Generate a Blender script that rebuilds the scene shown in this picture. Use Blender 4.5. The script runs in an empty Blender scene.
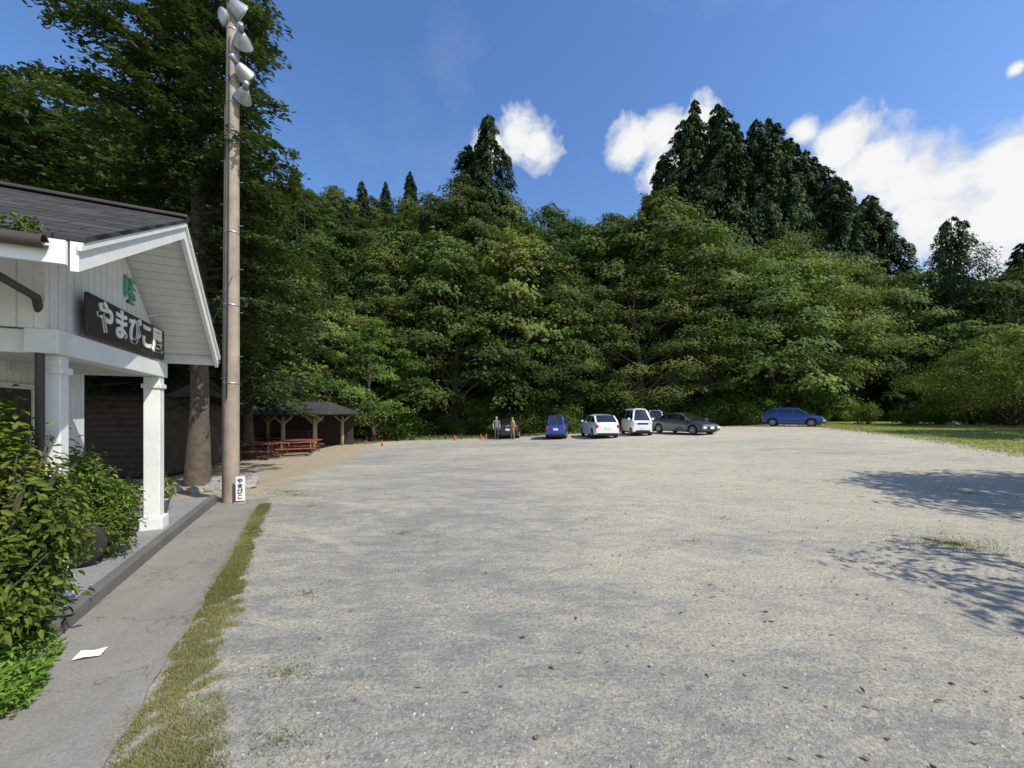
import bpy, math, random, time, bmesh
import numpy as np
from mathutils import Vector, Matrix
T0=time.time()
R=math.radians
rng=np.random.default_rng(7)
random.seed(5)
S=bpy.context.scene
COL=S.collection
def sstep(a,b,x):
    t=np.clip((x-a)/(b-a),0,1); return t*t*(3-2*t)
def gh(x,y):
    t=sstep(4,22,y)
    return t*0.75*np.tanh((-0.35+0.045*x)/0.75)
def ghf(x,y): return float(gh(np.float64(x),np.float64(y)))
_lat=np.random.default_rng(99).random((256,256))
def vn(x,y,s):
    x=np.asarray(x)*s+100; y=np.asarray(y)*s+100
    i=np.floor(x).astype(int);j=np.floor(y).astype(int);u=x-i;v=y-j;u=u*u*(3-2*u);v=v*v*(3-2*v)
    L=lambda a,b:_lat[a%256,b%256]
    return (L(i,j)*(1-u)+L(i+1,j)*u)*(1-v)+(L(i,j+1)*(1-u)+L(i+1,j+1)*u)*v
DX,DY=-0.447,0.894      # building axis s ; outward normal n=(0.894,0.447)
def ps(p,s): return (s*DX+p*0.894, s*DY+p*0.447)

# ------------------------------------------------------------ node helpers
def nd(nt,t,ins=None,**pr):
    n=nt.nodes.new(t)
    for k,v in pr.items(): setattr(n,k,v)
    if ins:
        for k,v in ins.items():
            s=n.inputs[k]
            if isinstance(v,bpy.types.NodeSocket): nt.links.new(v,s)
            else: s.default_value=v
    return n
def math_(nt,op,a,b=0.0,clamp=False):
    return nd(nt,'ShaderNodeMath',{0:a,1:b},operation=op,use_clamp=clamp).outputs[0]
def mixc(nt,f,a,b,bt='MIX'):
    n=nt.nodes.new('ShaderNodeMix'); n.data_type='RGBA'; n.blend_type=bt
    for i,v in ((0,f),(6,a),(7,b)):
        if isinstance(v,bpy.types.NodeSocket): nt.links.new(v,n.inputs[i])
        else: n.inputs[i].default_value=v
    return n.outputs[2]
def ramp(nt,f,stops):
    n=nt.nodes.new('ShaderNodeValToRGB'); nt.links.new(f,n.inputs[0])
    e=n.color_ramp.elements
    while len(e)<len(stops): e.new(0.5)
    for el,(p,c) in zip(e,stops):
        el.position=p; el.color=c if len(c)==4 else (*c,1)
    return n.outputs[0]
def noise(nt,vec,scale,detail=4,rough=0.55,dist=0):
    return nd(nt,'ShaderNodeTexNoise',{'Vector':vec,'Scale':scale,'Detail':detail,'Roughness':rough,'Distortion':dist}).outputs[0]
def objco(nt): return nd(nt,'ShaderNodeTexCoord').outputs['Object']
def base(name):
    m=bpy.data.materials.new(name); m.use_nodes=True
    nt=m.node_tree; b=nt.nodes['Principled BSDF']; return m,nt,b
def bump(nt,b,h,st=0.3,d=0.02):
    n=nd(nt,'ShaderNodeBump',{'Height':h,'Strength':st,'Distance':d}); nt.links.new(n.outputs[0],b.inputs['Normal'])
def c4(c): return (c[0],c[1],c[2],1)
def simple(name,col,rough=0.6,var=0.15,scale=3,metal=0,bmp=0,coat=0):
    m,nt,b=base(name)
    co=objco(nt)
    n=noise(nt,co,scale,5,0.65)
    d=tuple(x*(1-var) for x in col); l=tuple(min(1,x*(1+var)) for x in col)
    nt.links.new(ramp(nt,n,[(0.3,d),(0.7,l)]),b.inputs['Base Color'])
    b.inputs['Roughness'].default_value=rough; b.inputs['Metallic'].default_value=metal
    b.inputs['Coat Weight'].default_value=coat
    if bmp: bump(nt,b,noise(nt,co,scale*12,3),bmp,0.01)
    return m

# ------------------------------------------------------------ materials
def leafmat(name,dark,mid,light,tr=0.25,hv=0.12,hue=.06):
    m,nt,b=base(name)
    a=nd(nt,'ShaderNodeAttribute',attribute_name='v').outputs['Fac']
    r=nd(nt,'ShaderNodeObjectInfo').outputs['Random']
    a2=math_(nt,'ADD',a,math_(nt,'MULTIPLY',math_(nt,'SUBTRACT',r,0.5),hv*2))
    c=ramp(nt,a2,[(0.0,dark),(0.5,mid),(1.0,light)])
    r2=math_(nt,'FRACT',math_(nt,'MULTIPLY',r,7.31))
    h=nd(nt,'ShaderNodeHueSaturation',{'Hue':math_(nt,'ADD',math_(nt,'MULTIPLY',math_(nt,'SUBTRACT',r2,0.55),hue),0.5),'Color':c}).outputs[0]
    nt.links.new(h,b.inputs['Base Color']); b.inputs['Roughness'].default_value=0.65
    b.inputs['Specular IOR Level'].default_value=0.12
    t=nd(nt,'ShaderNodeBsdfTranslucent',{'Color':mixc(nt,1.0,h,(1.1,1.25,0.5,1),'MULTIPLY')})
    mx=nd(nt,'ShaderNodeMixShader',{0:tr,1:b.outputs[0],2:t.outputs[0]})
    nt.links.new(mx.outputs[0],nt.nodes['Material Output'].inputs[0])
    return m
M={}
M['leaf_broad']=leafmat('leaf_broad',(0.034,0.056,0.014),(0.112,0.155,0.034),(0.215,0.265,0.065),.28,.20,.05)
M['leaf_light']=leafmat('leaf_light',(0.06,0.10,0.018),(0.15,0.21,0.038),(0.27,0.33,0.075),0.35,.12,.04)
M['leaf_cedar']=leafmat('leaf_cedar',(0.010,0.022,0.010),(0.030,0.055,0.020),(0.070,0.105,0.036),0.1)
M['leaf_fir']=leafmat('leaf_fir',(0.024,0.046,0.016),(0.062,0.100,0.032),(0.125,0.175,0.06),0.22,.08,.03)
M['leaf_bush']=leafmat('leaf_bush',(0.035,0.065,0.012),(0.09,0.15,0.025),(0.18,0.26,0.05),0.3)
M['leaf_weed']=leafmat('leaf_weed',(0.06,0.12,0.015),(0.15,0.25,0.035),(0.25,0.34,0.07),0.35)
M['grass']=leafmat('grass',(0.09,0.13,0.03),(0.22,0.23,0.08),(0.42,0.36,0.20),0.3,0.02,0)
M['grass_lawn']=leafmat('grass_lawn',(0.16,0.19,0.045),(0.27,0.29,0.08),(0.40,0.39,0.16),0.3,0.02,0)
M['bark']=simple('bark',(0.10,0.08,0.06),0.9,0.45,6,bmp=0.8)

def mat_white(name='white_paint',groove=None,col=(0.78,0.79,0.78)):
    m,nt,b=base(name); co=objco(nt)
    n=noise(nt,co,2.2,6,0.7); n2=noise(nt,co,14,4,0.7)
    c=ramp(nt,n,[(0.25,tuple(x*0.82 for x in col)),(0.6,col)])
    c=mixc(nt,ramp(nt,n2,[(0.58,(0,0,0)),(0.74,(0.7,0.7,0.7))]),c,(0.50,0.49,0.44,1))
    if groove:
        sx=nd(nt,'ShaderNodeSeparateXYZ',{0:co})
        ax={'x':0,'y':1,'z':2}[groove[0]]
        fr=math_(nt,'FRACT',math_(nt,'DIVIDE',sx.outputs[ax],groove[1]))
        g=math_(nt,'LESS_THAN',fr,0.09)
        c=mixc(nt,math_(nt,'MULTIPLY',g,0.55),c,(0.3,0.31,0.3,1))
        bump(nt,b,math_(nt,'SUBTRACT',1.0,g),0.6,0.012)
    else: bump(nt,b,n2,0.25,0.006)
    nt.links.new(c,b.inputs['Base Color']); b.inputs['Roughness'].default_value=0.5
    return m
M['white']=mat_white()
M['white_v']=mat_white('white_boards',('y',0.12))
M['white_p']=mat_white('soffit_boards',('y',0.09),(0.74,0.75,0.74))
M['white_x']=mat_white('side_boards',('x',0.12))

def mat_shingle():
    m,nt,b=base('shingle'); co=objco(nt)
    sp=nd(nt,'ShaderNodeSeparateXYZ',{0:co})
    br=nd(nt,'ShaderNodeTexBrick',{'Vector':nd(nt,'ShaderNodeCombineXYZ',{0:sp.outputs[0],1:sp.outputs[2]}).outputs[0],
        'Color1':(0.035,0.034,0.034,1),'Color2':(0.062,0.06,0.058,1),'Mortar':(0.012,0.012,0.012,1),'Scale':1.0,'Mortar Size':0.007,'Brick Width':0.3,'Row Height':0.09})
    n=noise(nt,co,2,5,.7)
    c=mixc(nt,ramp(nt,n,[(0.45,(0,0,0)),(0.75,(.6,.6,.6))]),br.outputs[0],(0.09,0.085,0.07,1))
    nt.links.new(c,b.inputs['Base Color']); b.inputs['Roughness'].default_value=0.95; b.inputs['Specular IOR Level'].default_value=.2
    bump(nt,b,br.outputs[1],-0.6,0.02); return m
M['shingle']=mat_shingle()
M['dark_wood']=simple('dark_wood',(0.05,0.036,0.027),0.8,0.4,5,bmp=0.4)
M['sign_wood']=simple('sign_wood',(0.030,0.021,0.018),0.6,0.4,6,bmp=0.3)
M['gutter']=simple('gutter',(0.06,0.045,0.04),0.5,0.2)
M['black']=simple('black',(0.015,0.015,0.015),0.5,0.2)
M['rubber']=simple('rubber',(0.02,0.02,0.02),0.85,0.2)
M['letter']=simple('letter_paint',(0.8,0.8,0.77),0.6,0.06)
M['green']=simple('green_paint',(0.10,0.34,0.22),0.6,0.15)
M['wood_post']=simple('wood_post',(0.40,0.30,0.20),0.75,0.3,5,bmp=0.3)
M['red_wood']=simple('red_wood',(0.24,0.085,0.05),0.7,0.35,4)
M['metal_roof']=simple('metal_roof',(0.045,0.042,0.04),0.6,0.3,1.2)
M['orange']=simple('orange_plastic',(0.8,0.13,0.03),0.5,0.1)
M['galv']=simple('galvanised',(0.38,0.39,0.40),0.45,0.15,8,metal=0.6)
M['glasslens']=simple('lens',(0.45,0.5,0.52),0.12,0.1,coat=1)
M['terracotta']=simple('terracotta',(0.35,0.30,0.26),0.8,0.2)
M['log']=simple('log',(0.10,0.07,0.05),0.85,0.5,9,bmp=0.6)
M['stone']=simple('stone',(0.26,0.25,0.23),0.9,0.4,7,bmp=0.7)
M['paper']=simple('paper',(0.82,0.82,0.82),0.8,0.03)
def mat_conc(name,col):
    m,nt,b=base(name); co=objco(nt)
    n=noise(nt,co,1.3,6,.7); n2=noise(nt,co,60,3,.6); n3=noise(nt,co,9,5,.7)
    c=ramp(nt,n,[(0.3,tuple(x*.72 for x in col)),(0.7,tuple(x*1.14 for x in col))])
    c=mixc(nt,ramp(nt,n2,[(0.38,(.6,.6,.6)),(0.56,(0,0,0))]),c,tuple(x*.6 for x in col)+(1,))
    c=mixc(nt,ramp(nt,n3,[(0.54,(0,0,0)),(0.70,(.6,.6,.6))]),c,tuple(x*.58 for x in col)+(1,))
    vo=nd(nt,'ShaderNodeTexVoronoi',{'Vector':nd(nt,'ShaderNodeVectorMath',{0:co,1:nd(nt,'ShaderNodeTexNoise',{'Vector':co,'Scale':3.0,'Detail':5.0}).outputs['Color']},operation='ADD').outputs[0],'Scale':0.9},feature='DISTANCE_TO_EDGE')
    c=mixc(nt,ramp(nt,vo.outputs['Distance'],[(0.0,(.8,.8,.8)),(0.010,(0,0,0))]),c,tuple(x*.3 for x in col)+(1,))
    nt.links.new(c,b.inputs['Base Color']); b.inputs['Roughness'].default_value=0.9
    bump(nt,b,n2,0.5,0.01); return m
M['concrete']=mat_conc('path_concrete',(0.27,0.255,0.225))
M['platform']=mat_conc('platform_concrete',(0.27,0.28,0.28))
M['kerb']=mat_conc('kerb_concrete',(0.15,0.145,0.135))
M['pole']=simple('pole_concrete',(0.31,0.25,0.195),.85,.25,3,bmp=.3)

def mat_ground():
    m,nt,b=base('gravel_lot'); co=objco(nt)
    sx=nd(nt,'ShaderNodeSeparateXYZ',{0:co}); x,y=sx.outputs[0],sx.outputs[1]
    mp=nd(nt,'ShaderNodeMapping',{'Vector':co,'Rotation':(0,0,R(-14)),'Scale':(0.6,1.35,1)}).outputs[0]
    n1=noise(nt,mp,0.6,6,.66,0.6)
    n2=noise(nt,mp,3.6,9,.82,0.4)
    n3=noise(nt,co,34,5,.8)
    n4=noise(nt,co,150,2,.6)
    big=noise(nt,co,0.09,3,.5)
    f=math_(nt,'ADD',math_(nt,'ADD',math_(nt,'MULTIPLY',n1,0.48),math_(nt,'MULTIPLY',n2,0.85)),math_(nt,'MULTIPLY',math_(nt,'SUBTRACT',big,0.5),0.45))
    side=math_(nt,'MULTIPLY',math_(nt,'SUBTRACT',math_(nt,'MULTIPLY',x,0.035),math_(nt,'MULTIPLY',y,0.004)),0.6)
    f=math_(nt,'ADD',f,nd(nt,'ShaderNodeClamp',{0:side,1:-0.03,2:0.08}).outputs[0])
    c=ramp(nt,f,[(0.52,(0.265,0.265,0.245)),(0.61,(0.365,0.355,0.305)),(0.69,(0.485,0.445,0.345)),(0.82,(0.58,0.525,0.40))])
    c=mixc(nt,ramp(nt,n3,[(0.36,(.75,.75,.75)),(0.55,(0,0,0))]),c,(0.165,0.165,0.15,1))
    c=mixc(nt,ramp(nt,n4,[(0.56,(0,0,0)),(0.70,(.55,.55,.55))]),c,(0.62,0.59,0.51,1))
    vo=nd(nt,'ShaderNodeTexVoronoi',{'Vector':co,'Scale':75.0})
    c=mixc(nt,0.35,c,mixc(nt,1.0,c,ramp(nt,vo.outputs['Color'],[(0.1,(0.45,0.45,0.45)),(0.9,(1.5,1.5,1.5))]),'MULTIPLY'))
    wv=nd(nt,'ShaderNodeTexWave',{'Vector':nd(nt,'ShaderNodeMapping',{'Vector':co,'Rotation':(0,0,R(50))}).outputs[0],'Scale':4.2,'Distortion':7.0,'Detail':3.0,'Detail Scale':.35}).outputs[1]
    wm=ramp(nt,noise(nt,co,.38,3),[(.50,(0,0,0)),(.68,(1,1,1))])
    c=mixc(nt,math_(nt,'MULTIPLY',wm,math_(nt,'MULTIPLY',wv,.25)),c,(0.24,0.23,0.20,1))
    ds=nd(nt,'ShaderNodeVectorMath',{0:co,1:(-9.0,-3.0,0.0)},operation='DISTANCE').outputs['Value']
    ds=math_(nt,'ADD',ds,math_(nt,'MULTIPLY',noise(nt,co,.4,3),.8))
    fr=math_(nt,'ABSOLUTE',math_(nt,'SUBTRACT',math_(nt,'FRACT',math_(nt,'DIVIDE',ds,1.45)),0.5))
    tm=ramp(nt,fr,[(0.0,(1,1,1)),(.05,(1,1,1)),(.09,(0,0,0))])
    tk=math_(nt,'MULTIPLY',tm,ramp(nt,noise(nt,co,.5,5,.7),[(.47,(0,0,0)),(.62,(1,1,1))]))
    c=mixc(nt,math_(nt,'MULTIPLY',tk,.36),c,(0.58,0.53,0.42,1))
    jit=math_(nt,'MULTIPLY',math_(nt,'SUBTRACT',noise(nt,co,0.8,6,.7),0.5),3.2)
    lw=math_(nt,'SUBTRACT',x,math_(nt,'ADD',17.3,math_(nt,'MULTIPLY',math_(nt,'SUBTRACT',y,13.2),0.36)))
    lw=math_(nt,'ADD',lw,jit)
    far=math_(nt,'ADD',math_(nt,'SUBTRACT',y,math_(nt,'ADD',31.5,math_(nt,'MULTIPLY',x,0.10))),jit)
    g=math_(nt,'MAXIMUM',lw,far)
    gm=ramp(nt,math_(nt,'MULTIPLY',g,0.5),[(0.0,(0,0,0)),(0.6,(1,1,1))])
    gc=ramp(nt,noise(nt,co,1.1,6,.75),[(0.3,(0.15,0.18,0.045)),(0.55,(0.26,0.28,0.085)),(0.75,(0.38,0.36,0.16))])
    c=mixc(nt,gm,c,gc)
    dl=math_(nt,'SUBTRACT',math_(nt,'MULTIPLY',math_(nt,'ADD',x,4.9),-1.0),math_(nt,'MULTIPLY',math_(nt,'SUBTRACT',y,7.4),0.22))
    dm=ramp(nt,math_(nt,'ADD',math_(nt,'MULTIPLY',dl,0.6),math_(nt,'MULTIPLY',jit,0.1)),[(0.0,(0,0,0)),(0.5,(1,1,1))])
    dc=ramp(nt,n2,[(0.3,(0.28,0.23,0.16)),(0.7,(0.48,0.41,0.29))])
    c=mixc(nt,math_(nt,'MULTIPLY',dm,math_(nt,'SUBTRACT',1.0,nd(nt,'ShaderNodeRGBToBW',{0:gm}).outputs[0])),c,dc)
    nt.links.new(c,b.inputs['Base Color']); b.inputs['Roughness'].default_value=0.95
    b.inputs['Specular IOR Level'].default_value=0.12
    h=math_(nt,'ADD',math_(nt,'MULTIPLY',n3,0.8),math_(nt,'ADD',math_(nt,'MULTIPLY',n4,0.3),math_(nt,'MULTIPLY',n2,1.5)))
    h=math_(nt,'SUBTRACT',h,math_(nt,'MULTIPLY',math_(nt,'MULTIPLY',wm,wv),.25))
    h=math_(nt,'SUBTRACT',h,math_(nt,'MULTIPLY',tk,.25))
    bump(nt,b,h,0.75,0.028); return m
M['ground']=mat_ground()
def mat_hill(name,a,bb,cc,sc):
    m,nt,b=base(name); co=objco(nt)
    n=noise(nt,co,sc,8,.7)
    nt.links.new(ramp(nt,n,[(0.3,a),(0.5,bb),(0.7,cc)]),b.inputs['Base Color'])
    b.inputs['Roughness'].default_value=1; bump(nt,b,n,1,1.0); return m
M['hill']=mat_hill('undergrowth',(0.012,0.022,0.008),(0.03,0.05,0.015),(0.06,0.085,0.025),0.6)
M['mountain']=mat_hill('mountain_forest',(0.02,0.035,0.015),(0.04,0.065,0.025),(0.08,0.11,0.04),0.15)

# ------------------------------------------------------------ geometry helpers
class Geo:
    def __init__(s): s.V=[];s.F=[];s.M=[];s.A=[];s.n=0
    def add(s,v,f,mat=0,a=0.5):
        v=np.asarray(v,float).reshape(-1,3); f=np.asarray(f,int).reshape(-1,4)
        s.V.append(v); s.F.append(f+s.n); s.M.append(np.full(len(f),mat))
        s.A.append(np.broadcast_to(np.asarray(a,float),(len(v),)).copy()); s.n+=len(v)
    def tube(s,pts,rad,seg=6,mat=0,a=0.5):
        pts=np.asarray(pts,float); rad=np.asarray(rad,float); k=len(pts)
        d=np.gradient(pts,axis=0); d/=np.linalg.norm(d,axis=1)[:,None]+1e-9
        ref=np.array([0.,0,1.]) if abs(d[0][2])<0.9 else np.array([1.,0,0])
        u=np.cross(d,ref); u/=np.linalg.norm(u,axis=1)[:,None]+1e-9; w=np.cross(d,u)
        an=np.linspace(0,2*np.pi,seg,endpoint=False)
        v=pts[:,None]+rad[:,None,None]*(np.cos(an)[None,:,None]*u[:,None]+np.sin(an)[None,:,None]*w[:,None])
        i=np.arange(k-1)[:,None]*seg; j=np.arange(seg)[None]; j2=(j+1)%seg
        f=np.stack([i+j,i+j2,i+seg+j2,i+seg+j],-1).reshape(-1,4)
        s.add(v.reshape(-1,3),f,mat,a)
    def leaves(s,c,n,t,L,W,a,mat=1):
        c=np.asarray(c);N=len(c)
        n=n/(np.linalg.norm(n,axis=1)[:,None]+1e-9)
        t=t-n*np.sum(t*n,1)[:,None]; t/=np.linalg.norm(t,axis=1)[:,None]+1e-9
        b=np.cross(n,t); L=np.broadcast_to(L,(N,))[:,None]; W=np.broadcast_to(W,(N,))[:,None]
        v=np.stack([c-t*L/2,c+b*W/2+t*L*0.05,c+t*L/2,c-b*W/2-t*L*0.05],1).reshape(-1,3)
        s.add(v,np.arange(N*4).reshape(-1,4),mat,np.repeat(a,4))
    def folded(s,c,n,t,L,W,a,mat=1):
        c=np.asarray(c);N=len(c)
        n=n/(np.linalg.norm(n,axis=1)[:,None]+1e-9)
        t=t-n*np.sum(t*n,1)[:,None]; t/=np.linalg.norm(t,axis=1)[:,None]+1e-9
        b=np.cross(n,t); L=np.broadcast_to(L,(N,))[:,None]; W=np.broadcast_to(W,(N,))[:,None]
        up=n*W*0.25
        P=[c, c+t*L*.3+b*W*.5+up, c+t*L*.65+b*W*.38+up*.7, c+t*L-n*L*.12, c+t*L*.65-b*W*.38+up*.7, c+t*L*.3-b*W*.5+up]
        v=np.stack(P,1).reshape(-1,3); i=np.arange(N)*6
        f=np.concatenate([np.stack([i,i+1,i+2,i+3],1),np.stack([i,i+3,i+4,i+5],1)])
        s.add(v,f,mat,np.repeat(a,6))
    def mesh(s,name,mats,smooth=False):
        V=np.concatenate(s.V);F=np.concatenate(s.F);Mi=np.concatenate(s.M);A=np.concatenate(s.A)
        me=bpy.data.meshes.new(name)
        me.vertices.add(len(V)); me.vertices.foreach_set('co',V.ravel())
        me.loops.add(F.size); me.loops.foreach_set('vertex_index',F.ravel().astype(np.int32))
        me.polygons.add(len(F)); me.polygons.foreach_set('loop_start',np.arange(0,F.size,4,dtype=np.int32))
        me.update(calc_edges=True)
        me.polygons.foreach_set('material_index',Mi.astype(np.int32))
        at=me.attributes.new('v','FLOAT','POINT'); at.data.foreach_set('value',A.astype(np.float32))
        for m in mats: me.materials.append(m)
        if smooth:
            me.polygons.foreach_set('use_smooth',np.ones(len(F),bool))
        me.update(); return me
def link(name,data,parent=None,loc=(0,0,0),rot=(0,0,0),scale=(1,1,1)):
    o=bpy.data.objects.new(name,data); COL.objects.link(o)
    if parent: o.parent=parent
    o.location=loc; o.rotation_euler=rot; o.scale=scale; return o
def empty(name,loc=(0,0,0),rotz=0,scale=1):
    o=bpy.data.objects.new(name,None); COL.objects.link(o); o.location=loc; o.rotation_euler=(0,0,rotz); o.scale=(scale,)*3; return o
def polymesh(name,V,F,mat,parent=None,smooth=False,bev=0,**k):
    me=bpy.data.meshes.new(name); me.from_pydata([tuple(v) for v in V],[],F); me.materials.append(mat); me.update()
    o=link(name,me,parent,**k)
    if bev:
        b=o.modifiers.new('b','BEVEL'); b.width=bev; b.segments=2; b.limit_method='ANGLE'
    if smooth:
        for p in me.polygons: p.use_smooth=True
    return o
BF=[(0,3,2,1),(4,5,6,7),(0,1,5,4),(1,2,6,5),(2,3,7,6),(3,0,4,7)]
def box(name,x0,x1,y0,y1,z0,z1,mat,parent=None,bev=0.0,**k):
    V=[(x0,y0,z0),(x1,y0,z0),(x1,y1,z0),(x0,y1,z0),(x0,y0,z1),(x1,y0,z1),(x1,y1,z1),(x0,y1,z1)]
    return polymesh(name,V,BF,mat,parent,bev=bev,**k)
def beam(name,a,b,w,h,mat,parent=None,up=(0,0,1),bev=0.0):
    a=Vector(a);b=Vector(b);d=(b-a).normalized();s=d.cross(Vector(up)).normalized();u=s.cross(d)
    V=[]
    for q in (a,b):
        for i,j in((-1,-1),(1,-1),(1,1),(-1,1)): V.append(q+s*w/2*i+u*h/2*j)
    return polymesh(name,V,[(0,1,2,3),(7,6,5,4),(0,4,5,1),(1,5,6,2),(2,6,7,3),(3,7,4,0)],mat,parent,bev=bev)
def tubeobj(name,pts,rad,mat,parent=None,seg=12,**k):
    g=Geo(); 
    if np.isscalar(rad): rad=[rad]*len(pts)
    g.tube(pts,rad,seg); me=g.mesh(name,[mat],True); return link(name,me,parent,**k)
def lathe(name,prof,mat,parent=None,seg=16,**k):
    V=[];F=[]
    for r,z in prof:
        for i in range(seg):
            a=2*math.pi*i/seg; V.append((r*math.cos(a),r*math.sin(a),z))
    for i in range(len(prof)-1):
        for j in range(seg):
            j2=(j+1)%seg; F.append((i*seg+j,i*seg+j2,(i+1)*seg+j2,(i+1)*seg+j))
    F.append(tuple(range(seg))[::-1]); F.append(tuple(range((len(prof)-1)*seg,len(prof)*seg)))
    o=polymesh(name,V,F,mat,parent,**k)
    for p in o.data.polygons: p.use_smooth=len(p.vertices)==4
    return o
def rnd(n,s=1.0): return rng.normal(0,s,(n,3))

# ------------------------------------------------------------ GROUND
def grid(name,xs,ys,zf,mat):
    X,Y=np.meshgrid(xs,ys); Z=zf(X,Y); nx=len(xs);ny=len(ys)
    v=np.stack([X,Y,Z],-1).reshape(-1,3)
    i=np.arange(ny-1)[:,None]*nx; j=np.arange(nx-1)[None]
    f=np.stack([i+j,i+j+1,i+nx+j+1,i+nx+j],-1).reshape(-1,4)
    g=Geo(); g.add(v,f); return link(name,g.mesh(name,[mat],True))
xs=np.concatenate([np.linspace(-900,-70,12),np.linspace(-60,60,121),np.linspace(70,900,12)])
ys=np.concatenate([np.linspace(-300,-14,8),np.linspace(-10,60,71),np.linspace(70,900,14)])
grid('ground',xs,ys,gh,M['ground'])

def foot(x): return np.interp(x,[-90,-60,-30,-14,0,18,28,38,50,90],[56,50,42,34.5,33.5,35.5,38,42,46,54])
def top(x): return np.interp(x,[-90,-60,-35,-21,-13,-4,6,14,22,30,42,52,60,75,95],[8,9,11,13,18,23,22,18,21,25,22,16,12,11,8])
def hz(x,y):
    w=(y-foot(x))/28.0
    lim=np.clip(w,-1,1)
    z=top(x)*np.where(w<0,w*0.6,np.power(np.clip(lim,0,1),0.9))
    z=z+np.clip(w-1,0,2)*4
    return z-0.35+gh(x,np.minimum(y,34))+0.5*np.sin(x*.6)*np.cos(y*.5)*np.clip(w*3,0,1)
grid('hill',np.linspace(-95,110,104),np.linspace(30,110,54),hz,M['hill'])
def mz(x,y):
    r=np.interp(x,[-520,-420,-293,-200,-150,-104,-75,0,150,260],[170,185,183,140,128,114,108,85,50,20])
    w=np.clip((y-95)/(215-95),0,1)
    return r*np.power(w,0.85)+6*np.sin(x*.045+y*.02)*w+4*np.sin(x*.11+1)*w-3+np.clip((y-215)/100,0,1)*-20
grid('mountain',np.linspace(-520,260,90),np.linspace(92,300,40),mz,M['mountain'])

# ------------------------------------------------------------ TREE PROTOTYPES
def broadleaf(seed,H,Rc,basez,pads,lpp,ls,leaf='leaf_broad',bark='bark',trunkr=None,vbase=0.4,padr=(.2,.36),flat=.42):
    r=np.random.default_rng(seed); g=Geo()
    tr=trunkr or H*0.02
    zz=np.linspace(-0.6,H*0.82,8); wx=np.cumsum(r.normal(0,H*0.012,8)); wy=np.cumsum(r.normal(0,H*0.012,8)); wx-=wx[0];wy-=wy[0]
    rad=np.linspace(tr*1.25,tr*0.2,8); rad[0]*=1.3
    g.tube(np.stack([wx,wy,zz],1),rad,9)
    lobe=r.uniform(0,6.28)
    for i in range(pads):
        u=((i+0.5)/pads)
        uu=0.10+0.90*u**0.85
        prof=math.sin(math.pi*min(0.995,uu)**0.8)**0.62
        ang=i*2.39996+r.normal(0,.35)
        prof*=1+.16*math.sin(3*ang+lobe+u*4)
        rr=Rc*prof*math.sqrt(r.uniform(0.25,1.05))
        z=(basez+(1-basez)*u)*H+r.normal(0,H*.02)
        cx,cy=rr*math.cos(ang),rr*math.sin(ang)
        ty=max(0,z-rr*0.55)
        bx=np.interp(ty,zz,wx);by=np.interp(ty,zz,wy)
        if i%2==0 or u<0.3:
            m=np.array([(bx,by,ty),(bx*.5+cx*.5,by*.5+cy*.5,ty*.45+z*.55+.2),(cx,cy,z-.1)])
            g.tube(m,[tr*.42*(1.1-u),tr*.25*(1.1-u),0.02],5)
        pr=Rc*r.uniform(*padr)*(1.0-.35*u)
        k=int(lpp*(pr/(Rc*.28))**2)
        th=r.uniform(0,2*np.pi,k); ph=r.uniform(0,6.28)
        q=np.sqrt(r.uniform(0,1,k)); irr=1+.28*np.sin(3*th+ph)+.18*np.sin(7*th+ph*2)
        q2=q*pr*irr
        dz=-(q**2)*pr*flat+r.normal(0,pr*.12,k)
        c=np.stack([cx+q2*np.cos(th),cy+q2*np.sin(th),z+dz],1)
        n=np.stack([np.cos(th)*q*.9+cx/Rc*.6,np.sin(th)*q*.9+cy/Rc*.6,np.full(k,.9)],1)+r.normal(0,.32,(k,3))
        t=np.stack([np.cos(th),np.sin(th),np.full(k,-.2)],1)+r.normal(0,.6,(k,3))
        L=ls*r.uniform(.7,1.35,k)
        a=vbase+r.normal(0,.13)+r.normal(0,.08,k)+dz/pr*.45  # last term paints shading into leaf colour: pad tops lighter, drooping rims darker
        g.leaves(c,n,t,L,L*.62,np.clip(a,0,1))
    return g.mesh('broadleaf_%d'%seed,[M[bark],M[leaf]])
def cedar(seed,H,Rc,nb,lpb,ls,lo=0.1,leaf='leaf_cedar',power=.8,jt=.14):
    r=np.random.default_rng(seed); g=Geo()
    g.tube([(0,0,-1),(0,0,H*.5),(0,0,H)],[H*.016,H*.009,.02],7)
    t=lo+(1-lo)*np.linspace(0,1,nb)**0.95
    for i in range(nb):
        an=i*2.39996+r.normal(0,.4)
        L=Rc*(1-t[i])**power*r.uniform(.7,1.2)*(1+jt*math.sin(an*2+t[i]*12))+.35
        k=int(lpb*(L/Rc+.18))+6
        q=r.uniform(.15,1,k)**.8; lat=r.normal(0,.16,k)*L*(1.1-q*.6)
        z=t[i]*H+L*(.12*q-.42*q*q)+r.normal(0,.1,k)*L*.9-abs(lat)*.3
        ca,sa=math.cos(an),math.sin(an)
        c=np.stack([ca*L*q-sa*lat,sa*L*q+ca*lat,z],1)
        n=np.stack([ca*.7+0*q,sa*.7+0*q,.7+0*q],1)+r.normal(0,.35,(k,3))
        tt=np.stack([ca+0*q,sa+0*q,-.7+0*q],1)+r.normal(0,.4,(k,3))
        l=ls*r.uniform(.6,1.4,k)
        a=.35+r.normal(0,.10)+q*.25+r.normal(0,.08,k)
        g.leaves(c,n,tt,l,l*.4,np.clip(a,0,1))
    return g.mesh('cedar_%d'%seed,[M['bark'],M[leaf]])
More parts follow.
